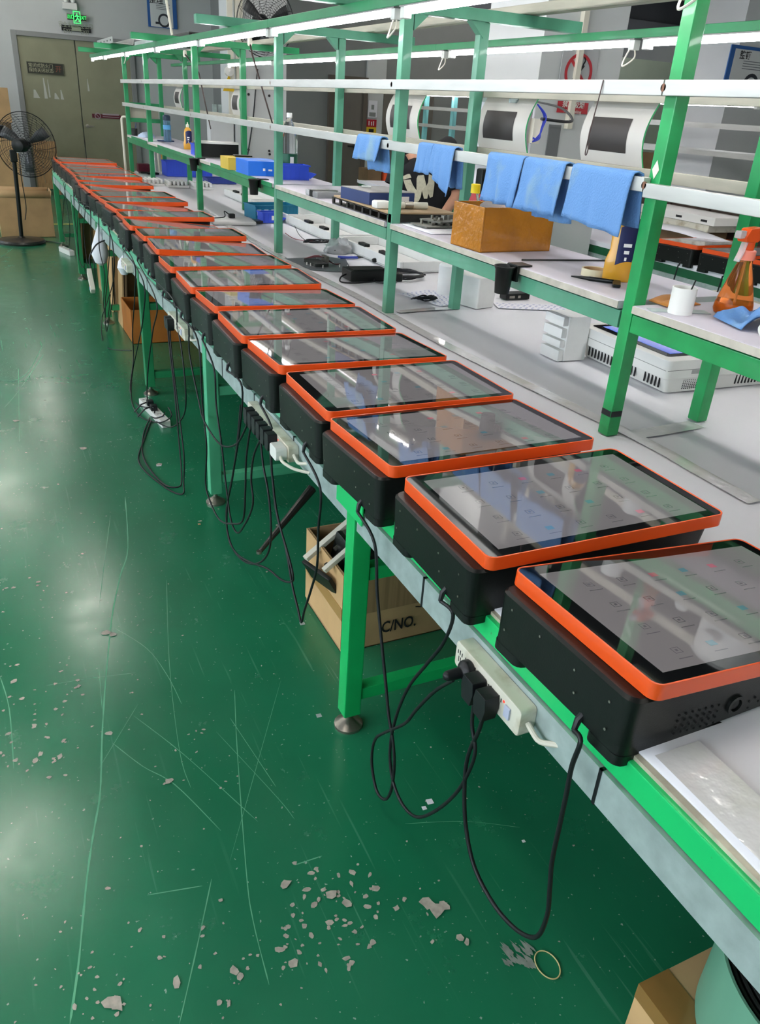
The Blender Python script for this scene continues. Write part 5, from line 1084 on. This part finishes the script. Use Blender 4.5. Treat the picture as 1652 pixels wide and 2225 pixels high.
t = thing('warning_lamp', 'white wall lamp with yellow warning triangle on the far pillar', 'lamp', at(497, 168, y=9.95)); MB().lathe([(.0, -.05), (.05, -.03), (.05, .03), (0, .05)], 14, T=FRONT((0, -.02, .06)), cap=False).obj('lamp_head', WHITE, t); MB().prism([(-.07, -.11), (.07, -.11), (0, .06)], 0, .01, T=FRONT((0, 0, -.03))).obj('triangle_sign', mat('warn_yellow', 'd8b21e', .5), t)
t = thing('wall_cable', 'thin dark cable hanging down the face of the far pillar', 'cable'); MB().tube(smooth_path([at(u, v, y=9.97) for u, v in ((560, 150), (556, 190), (552, 240), (547, 280), (541, 320), (536, 350))], 4), .008, 6).obj('cable', RUB, t)
m_ = MB()
for u, v in ((540, 205), (585, 208), (540, 325), (585, 328), (586, 335)): 
    p = at(u, v, y=9.995); m_.lathe([(.014, 0), (.014, .01)], 8, T=FRONT((p.x, p.y, p.z)))
t = thing('anchor_bolts', 'small dark anchor bolts in the far pillar face', 'bolt'); m_.obj('bolts', INK, t)['kind'] = 'stuff'
t = thing('mop_handles', 'wooden mop and broom handles leaning behind the far rack end', 'broom', (1.95, 10.6, 0))
for k in range(4): MB().tube([(k * .05, 0, 0), (k * .045 - .02, .1, 1.12)], .011, 8).obj('handle', [CREAM, ALU, CREAM, mat('ochre_handle', 'b0802a', .5)][k], t)
# ------------------------------------------------------------------ near pillar signs
t, w, h_ = sign('no_smoking_sign', 'red No Smoking sign on the near white pillar', 1214, 219, 1276, 249, 4.985, RED, depth=.006)
text('lettering', '禁止吸烟', .048, FRONT((0, -.002, .018)), INKW, t, bold=.0008); text('lettering', 'No Smoking', .030, FRONT((0, -.002, -.024)), INKW, t, bold=.0003)
p = at(1257, 158, y=4.985); t = thing('no_smoking_symbol', 'round red and white no smoking symbol high on the near white pillar', 'sign', p)
MB().box(-.15, .15, 0, .006, -.16, .17).obj('acrylic_sheet', mat('acrylic_grey', 'b4b6b8', .2), t); MB().ring(cr_(.115), cr_(.095), 0, .003, T=FRONT((0, -.001, 0))).obj('red_ring', RED, t); MB().box(-.105, .105, -.003, -.001, -.01, .01, T=Matrix.Rotation(math.radians(45), 4, 'Y')).obj('red_bar', RED, t)
MB().box(-.06, .06, -.0025, -.001, -.008, .010, T=Matrix.Rotation(math.radians(-50), 4, 'Y')).tube(smooth_path([(.03, -.002, .05), (.045, -.002, .075), (.03, -.002, .095)], 4), .005, 4).obj('cigarette', INK, t)
t = thing('conduit', 'cream conduit running down the face of the near white pillar', 'conduit'); a, b_ = at(1272, 60, y=4.97), at(1245, 240, y=4.97); MB().box(a.x - .03, a.x + .01, 4.955, 4.999, 1.55, 3.69).obj('pipe', CREAM, t)
t = thing('grey_patch', 'dark grey painted panel on the lower front of the near pillar', 'panel'); a, b_ = at(1195, 272, y=4.99), at(1212, 345, y=4.99); MB().box(a.x, a.x + .10, 4.99, 4.999, 1.25, 1.57).obj('panel', mat('patch_grey', '6f7274', .7), t)
t = thing('wall_cable', 'black cable leaving the second curved panel toward the near pillar', 'cable'); MB().tube(smooth_path([(2.0, 2.80, 1.60), (2.3, 3.0, 1.60), (2.9, 3.9, 1.66), (3.5, 4.97, 1.70)], 6), .006, 6).obj('cable', RUB, t)
# ------------------------------------------------------------------ second line on the right
wb2 = thing('workbench', 'second green workbench in the background right, carrying four more terminals', 'workbench', (4.25, 0, 0))
MB().box(0, 1.9, 2.6, 9.6, .755, .79).obj('tabletop', PAPER, wb2); MB().box(0, .045, 2.6, 9.6, .70, .755).obj('front_rail', G_DARK, wb2); MB().box(-.012, 0.0, 2.6, 9.6, .64, .70).obj('cable_trunk', GALV, wb2)
for y in (2.7, 4.25, 5.75, 7.25, 8.75):
    for x in (0.01, 1.84): MB().box(x, x + .05, y, y + .05, 0, .70).obj('leg', G_DARK, wb2)
    MB().box(.06, 1.84, y, y + .05, .12, .16).obj('stretcher', G_DARK, wb2)
MB().box(.9, .92, 2.6, 4.2, .1, .68).obj('back_panel', G_DARK, wb2)
rk2 = thing('overhead_rack', 'background rack of pale rails and teal posts on the second workbench', 'rack', (5.0, 0, 0)); CY_ = mat('pale_teal_paint', '6fb0b0', .5)
for y in (2.72, 4.20, 5.72, 7.22, 8.72, 9.4):
    for x in (0, .38): MB().box(x, x + .05, y, y + .05, .79, 1.86).obj('post', G_MID if y < 5 else CY_, rk2, bev=.003)
for z in (1.615, 1.43):
    for x in (-.025, .43): MB().box(x, x + .022, 2.6, 9.5, z, z + .035).obj('tool_rail', ALU, rk2)
MB().box(-.01, .45, 2.6, 9.5, 1.12, 1.14).obj('shelf_board', BOARD, rk2); MB().box(-.06, -.02, 2.6, 9.5, 1.80, 1.84).obj('lamp_beam', G_DARK, rk2)
for k in range(4): batten(4.96, 1.765, 2.7 + k * 1.7, 4.36 + k * 1.7, '%s lit tube lamp of the background line, counted from the right' % ORD[k].replace('nearest', 'first'), k == 3); COL.objects[-1]
for i, (y, lb) in enumerate(((3.20, 'background orange-rimmed terminal at the right picture edge'), (3.60, 'background orange-rimmed terminal just right of the bright post'), (3.99, 'background orange-rimmed terminal behind the bright green post'))):
    o = proto.copy(); COL.objects.link(o); [copy_tree(c, o) for c in kids(proto) if not c.name.startswith('power_cord')]; Mx = base_pose(4.245, y, -2 + i * 3, 0, -1); Mx.translation.z += (.7915 - .7945); o.matrix_basis = Mx; o['label'] = lb; o['group'] = 'background terminals'
    cq = MB().tube(smooth_path([(4.21, y + .1, .78), (4.20, y + .1, .6), (4.21, y + .06, .42), (4.215, y + .02, .55), (4.22, y, .62)], 5), .005, 6).obj('power_cord', RUB, o); cq.matrix_parent_inverse = Mx.inverted()
strip('white power strip with black plugs on the background bench rail', (4.238, 3.75, .655), (4.238, 3.25, .655), .055, .035, 6)
strip('white wall socket strip on the background bench rail left of the post', (4.238, 4.75, .665), (4.238, 4.45, .665), .055, .03, 3)
for k in range(4): carton('carton', '%s added dark carton filling the dark area behind the background terminals' % ['first', 'second', 'third', 'fourth'][k], 5.12, 5.34, 3.95 + .42 * k, 4.35 + .42 * k, .325, mat('shaded_dark_card', '54443a', .8, var=.2, vs=6), loc_z=.7905, open_top=False)  # cartons added as dark background under the shelf, shade mixed into their colour
t = thing('device_stack', 'stack of white device housings behind the background terminals', 'device', (4.87, 4.74, .9405)); carton('carton', 'low brown carton under the stack of white housings', 4.74, 5.0, 4.45, 5.05, .143, CARDD, loc_z=.7905, open_top=False); 
MB().box(-.15, .15, -.36, .36, 0, .05, b=.005).obj('lower_housing', WHITED, t); MB().box(-.17, .17, -.42, .40, .052, .11, b=.006).obj('upper_housing', WHITE, t); MB().box(-.1715, -.17, -.35, -.29, .07, .085).box(-.1715, -.17, -.1, -.04, .07, .085).box(-.1715, -.17, .25, .32, .07, .085).obj('dark_slot', INK, t)
t = thing('paper_sheet', 'long drooping white paper over the background terminals', 'paper'); MB().grid(lambda u, v: (4.60 + .12 * v, 4.05 + .9 * u, .90 + .05 * math.sin(u * 2.5) - .03 * (1 - v)), 14, 4).obj('sheet', PAPER, t, solid=.002)
t = thing('monitor', 'black monitor on the background bench right of the near pillar', 'monitor', (4.55, 5.95, .7905)); MB().box(-.02, .02, -.26, .26, .06, .36, b=.005).obj('screen', BLK, t); MB().box(-.0215, -.02, -.24, .24, .08, .34).obj('glass', BLKG, t); MB().box(-.08, .08, -.1, .1, 0, .012).box(-.01, .01, -.03, .03, .012, .08).obj('stand', BLK, t)
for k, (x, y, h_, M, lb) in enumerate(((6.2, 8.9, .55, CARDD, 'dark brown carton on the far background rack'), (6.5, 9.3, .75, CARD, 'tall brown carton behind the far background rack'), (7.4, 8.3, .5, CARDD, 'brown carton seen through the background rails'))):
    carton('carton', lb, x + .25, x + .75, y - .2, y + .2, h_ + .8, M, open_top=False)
# far right: pale green partition, column, poster, ducts
t = thing('partition', 'pale green partition wall in the right background', 'partition', (7.9, 9.0, 0)); MB().box(-.9, 1.3, 0, .06, 0, 2.35).obj('panel', mat('pale_green_paint', 'a9b7a8', .7, var=.05), t); MB().box(-.9, 1.3, -.01, 0, 1.05, 1.10).obj('rail', GREYD, t)
a = at(1560, 300, y=6.0); struct('wall_pillar', MB().box(a.x, a.x + .7, 6.0, 6.7, 0, 3.7), WALLW)
poster('blue and white tidiness poster on the right background pillar', 1592, 96, 1668, 215, 5.98, '整顿', .07)
t, w, h_ = sign('notice', 'small red and yellow fire notice in the right background', 1524, 307, 1545, 328, 8.985, RED, depth=.006); MB().box(-w, w, -.001, 0, -h_, -h_ * .4).obj('yellow_band', MATS['notice_yellow'], t)
t = thing('bulkhead', 'dark grey ceiling bulkhead in the right background', 'bulkhead', (7.2, 7.2, 2.40)); MB().box(-2.9, 2.8, -.2, .2, 0, 1.299).obj('bulkhead', mat('duct_grey', '3f4145', .8), t); MB().box(-2.9, 2.8, -.26, -.2, 0, .10, b=.01).obj('lower_edge', mat('duct_edge', '5a5c60', .6), t)
for k in range(3):
    t = thing('ceiling_pipe', ['pale thin ceiling pipe in the right background', 'maroon ceiling pipe in the right background', 'second maroon ceiling pipe under the dark ceiling'][k], 'pipe', (7.0, 6.85 - .12 * k, 2.72 + .12 * k)); MB().tube([(-3, 0, 0), (3, 0, 0)], .035, 10).obj('pipe', [ALU_OLD, DKRED, DKRED][k], t); MB().tube([(-2, 0, .03), (-2, 0, .979 - .12 * k)], .008).tube([(2, 0, .03), (2, 0, .979 - .12 * k)], .008).obj('hanger', DSTEEL, t)
t = thing('folded_cartons', 'dark flattened carton leaning behind the background rails', 'cardboard', (6.9, 7.2, .0)); MB().box(-.16, .16, 0, .04, 0, 1.62, T=Matrix.Rotation(.16, 4, 'Y')).obj('sheet', CARDD, t)
# clutter behind the person
t = thing('side_table', 'small green table with boxes in the gap behind the second front post', 'table', (5.0, 10.3, 0)); MB().box(-.35, .35, -.25, .25, .68, .72).obj('table_top', PAPER, t)
for sx in (-1, 1):
    for sy in (-1, 1): MB().box(sx * .3 - .02, sx * .3 + .02, sy * .2 - .02, sy * .2 + .02, 0, .68).obj('leg', G_DARK, t)
cardbox('card_box', 'red-orange box on the small table behind the post', 5.0, 10.25, .3, .25, .14, mat('box_redorange', 'e05a30', .6), z=.7205)
cardbox('card_box', 'brown box on the small table behind the post', 4.72, 10.3, .2, .3, .16, CARDD, z=.7205)
# ------------------------------------------------------------------ person
PX, PY = 3.0, 5.50
pr = thing('person', 'person in a black short-sleeved T-shirt with white letters, behind the bench, head bowed', 'person', (PX, PY, 0), math.radians(54))
def skin_mesh(name, nodes, edges, M, parent, sub=2):
    me = bpy.data.meshes.new(name); me.from_pydata([n[0] for n in nodes], edges, [])
    o = bpy.data.objects.new(name + '_tmp', me); COL.objects.link(o)
    md = o.modifiers.new('s', 'SKIN'); md.use_smooth_shade = True; md.use_x_symmetry = False
    for i, n in enumerate(nodes):
        r = n[1] if isinstance(n[1], tuple) else (n[1], n[1]); me.skin_vertices[0].data[i].radius = r
    me.skin_vertices[0].data[0].use_root = True
    o.modifiers.new('d', 'SUBSURF').levels = sub
    bpy.context.view_layer.update()
    m2 = bpy.data.meshes.new_from_object(o.evaluated_get(bpy.context.evaluated_depsgraph_get())); bpy.data.objects.remove(o)
    m2.materials.clear(); m2.materials.append(M); m2.name = name
    for p in m2.polygons: p.use_smooth = True
    r = bpy.data.objects.new(name, m2); COL.objects.link(r); r.parent = parent; return r
# local axes: -x is the way the person faces (toward the bench); camera-right arm is at -y
body_nodes = [((0, 0, .90), .10), ((-.01, 0, 1.05), .10), ((-.05, 0, 1.20), .105), ((-.08, 0, 1.28), .08), ((-.12, .0, 1.335), .05), ((-.18, -.06, 1.36), .055),
              ((-.08, -.17, 1.27), .055), ((-.12, -.235, 1.08), .042), ((-.30, -.17, .96), .034), ((-.40, -.13, .93), .026),
              ((-.08, .17, 1.27), .055), ((-.12, .235, 1.08), .042), ((-.30, .16, .96), .034), ((-.40, .10, .93), .026),
              ((.0, -.09, .82), .085), ((.02, -.10, .46), .058), ((.03, -.10, .08), .042), ((-.10, -.11, .035), .035),
              ((.0, .09, .82), .085), ((.02, .10, .46), .058), ((.03, .10, .08), .042), ((-.10, .11, .035), .035)]
body_edges = [(0, 1), (1, 2), (2, 3), (3, 4), (4, 5), (3, 6), (6, 7), (7, 8), (8, 9), (3, 10), (10, 11), (11, 12), (12, 13), (0, 14), (14, 15), (15, 16), (16, 17), (0, 18), (18, 19), (19, 20), (20, 21)]
skin_mesh('body', body_nodes, body_edges, SKIN, pr)
hb = MB()   # head: one shaped surface with nose, brow, chin
def head_fn(u, v):
    th = u * 2 * math.pi; ph = (v - .5) * math.pi
    d = Vector((math.cos(th) * math.cos(ph), math.sin(th) * math.cos(ph), math.sin(ph)))
    x, y, z = d.x * .095, d.y * .075, d.z * .115
    if d.x < 0:   # face side (-x)
        f = -d.x
        nose = math.exp(-((d.y / .16) ** 2)) * math.exp(-(((d.z + .12) / .22) ** 2)) * .022
        eye = -.008 * (math.exp(-(((abs(d.y) - .36) / .16) ** 2)) * math.exp(-(((d.z - .08) / .12) ** 2)))
        mouth = .006 * math.exp(-((d.y / .28) ** 2)) * math.exp(-(((d.z + .5) / .08) ** 2))
        x -= (nose + eye + mouth) * f
    if d.z < -.3: y *= .86; x *= .95
    return (x, y, z)
HT = Matrix.Translation((-.25, -.125, 1.350)) @ Matrix.Rotation(math.radians(-62), 4, 'Y') @ Matrix.Rotation(math.radians(35), 4, 'X')
hb.grid(head_fn, 40, 28, T=HT); hd_ = hb.obj('head', SKIN, pr, smooth=80)
for s in (-1, 1): MB().lathe([(.0, 0), (.022, .004), (.026, .012), (.015, .018), (0, .016)], 12, T=HT @ frame((.005, s * .072, -.005), (1, 0, 0), (0, 0, 1)) @ Matrix.Scale(1.0, 4), cap=False).obj('ear', SKIN, pr)
MB().grid(lambda u, v: tuple(Vector(head_fn(u, .62 + .38 * v)) * 1.06), 32, 10, T=HT).grid(lambda u, v: tuple(Vector(head_fn(-.25 + .5 * u, .42 + .3 * v)) * 1.05), 16, 8, T=HT).obj('hair', mat('black_hair', '121214', .7), pr, smooth=80)
MB().grid(lambda u, v: tuple(Vector(head_fn(u, .66 + .34 * v)) * 1.10), 32, 10, T=HT).prism([(-.09, -.07), (-.17, -.04), (-.17, .04), (-.09, .07)], .045, .052, T=HT).obj('cap', mat('black_cap', '17181b', .8), pr, smooth=60)
for s in (-1, 1): MB().lathe([(0, 0), (.010, .002), (.009, .005), (0, .007)], 10, T=HT @ frame((-.082, s * .030, .012), (0, -1, 0), (0, 0, 1)), cap=False).obj('eye', INK, pr)
# shirt: shaped tube over the torso plus sleeves
def torso_fn(u, v):
    th = u * 2 * math.pi; z = .80 + .51 * v; k = math.sin(min(1, max(0, (z - .80) / .42)) * math.pi / 2)
    hw = .165 + .055 * k; hd = .115 + .02 * k
    if z > 1.22: q = (z - 1.22) / .09; hw *= (1 - q ** 2 * .66); hd *= (1 - q * .45)
    cx = -.02 - .07 * ((z - .8) / .5) ** 1.3
    w = .006 * mnoise.noise(Vector((th * 1.5, z * 9, 0)))
    return (cx + (hd + w) * math.cos(th), (hw + w) * math.sin(th), z)
MB().grid(torso_fn, 36, 24).obj('shirt', SHIRT, pr, smooth=80, solid=.004)
for s in (-1, 1):
    MB().tube([(-.08, s * .14, 1.275), (-.085, s * .19, 1.235), (-.10, s * .225, 1.16), (-.112, s * .238, 1.105)], [.075, .074, .07, .069], 18, cap=False).obj('sleeve', SHIRT, pr, smooth=80, solid=.004)
    # trousers and shoes (behind the bench)
    MB().tube([(0, s * .085, .86), (.01, s * .095, .65), (.02, s * .10, .46), (.03, s * .10, .06)], [.105, .09, .075, .065], 18).obj('trouser_leg', mat('dark_trouser', '22242c', .9), pr, smooth=80)
    MB().box(-.16, .09, s * .11 - .045, s * .11 + .045, 0, .085, b=.03).obj('shoe', BLK, pr)
    # hand: palm, four bent fingers and thumb, closing on the plate edge
    wx, wy, wz = -.40, (-.13 if s < 0 else .10), .93
    nodes = [((wx, wy, wz), .024), ((wx - .045, wy, wz - .012), (.034, .016)), ((wx - .085, wy, wz - .02), (.036, .013))]; ed = [(0, 1), (1, 2)]
    hnd = skin_mesh('hand', nodes, ed, SKIN, pr, 1)
    for f, (o_, ln) in enumerate(((-.030, .062), (-.011, .072), (.009, .068), (.028, .054))):
        b0 = Vector((wx - .085, wy + o_, wz - .02)); skin_mesh('finger', [(b0, .0095), (b0 + Vector((-ln * .45, o_ * .15, -.002)), .0088), (b0 + Vector((-ln * .78, o_ * .2, -.018)), .008), (b0 + Vector((-ln * .9, o_ * .2, -.036)), .007)], [(0, 1), (1, 2), (2, 3)], SKIN, hnd, 1)
    tb = Vector((wx - .03, wy - s * .03 * -1, wz - .014)); k_ = 1 if s < 0 else -1
    skin_mesh('thumb', [(tb, .011), (tb + Vector((-.03, .022 * k_, -.008)), .010), (tb + Vector((-.055, .026 * k_, -.02)), .008)], [(0, 1), (1, 2)], SKIN, hnd, 1)
# chest letters as thick pale print following the shirt front
def letter_poly(pts):
    m = MB(); front = []
    for y, z in pts: front.append((y, z))
    vs = []
    for off in (0, .004):
        for y, z in front:
            k = math.sin(min(1, max(0, (z - .80) / .42)) * math.pi / 2); hw = .165 + .055 * k; hdp = .115 + .02 * k
            th = math.asin(max(-.98, min(.98, y / hw))); cx = -.02 - .07 * ((z - .8) / .5) ** 1.3
            vs.append((cx - hdp * math.cos(th) - .008 - off, y, z))
    n = len(front); m.add(vs, [tuple(range(n)), tuple(range(2 * n - 1, n - 1, -1))] + [(i, (i + 1) % n, n + (i + 1) % n, n + i) for i in range(n)]); return m
PRINT = mat('cream_shirt_print', 'c9c6ae', .9, var=.15, vs=60)
A_ = math.radians(54); FX = Vector((-math.cos(A_), -math.sin(A_), 0)); SY = Vector((-math.sin(A_), math.cos(A_), 0))
def Lm(px):
    out = []
    for u, v in px:
        r = Vector(RW @ np.array([u - CX, v - CY, F_PX])); o_ = Vector(CAM_O); c_ = Vector((PX, PY, 0)) + FX * .20
        p_ = o_ + r * ((c_ - o_).dot(FX) / r.dot(FX)); out.append(((p_ - Vector((PX, PY, 0))).dot(SY), p_.z))
    return out
for nm, px in (('shirt_letter', [(875, 392), (880, 407), (886, 420), (892, 437), (898, 442), (909, 438), (914, 428), (917, 414), (921, 432), (928, 432), (931, 421), (934, 430), (940, 428), (944, 402), (945, 384), (933, 378), (931, 396), (927, 404), (922, 380), (909, 381), (906, 388), (905, 414), (897, 402), (892, 390)]), ('shirt_letter', [(873, 384), (875, 391), (894, 386), (891, 378), (886, 378)])):
    letter_poly(Lm(px)).obj(nm, PRINT, pr, smooth=0)

hp_ = Vector((PX, PY, 0)) + FX * .50 + Vector((0, 0, .925))
t = thing('circuit_board', 'small metal plate held in the hands of the person behind the bench', 'circuit board', hp_, A_)
MB().box(-.06, .05, -.13, .16, -.012, -.006).box(-.03, .02, -.08, .0, -.006, .008).box(-.04, .03, .04, .12, -.006, .004).obj('plate', CHROME, t)
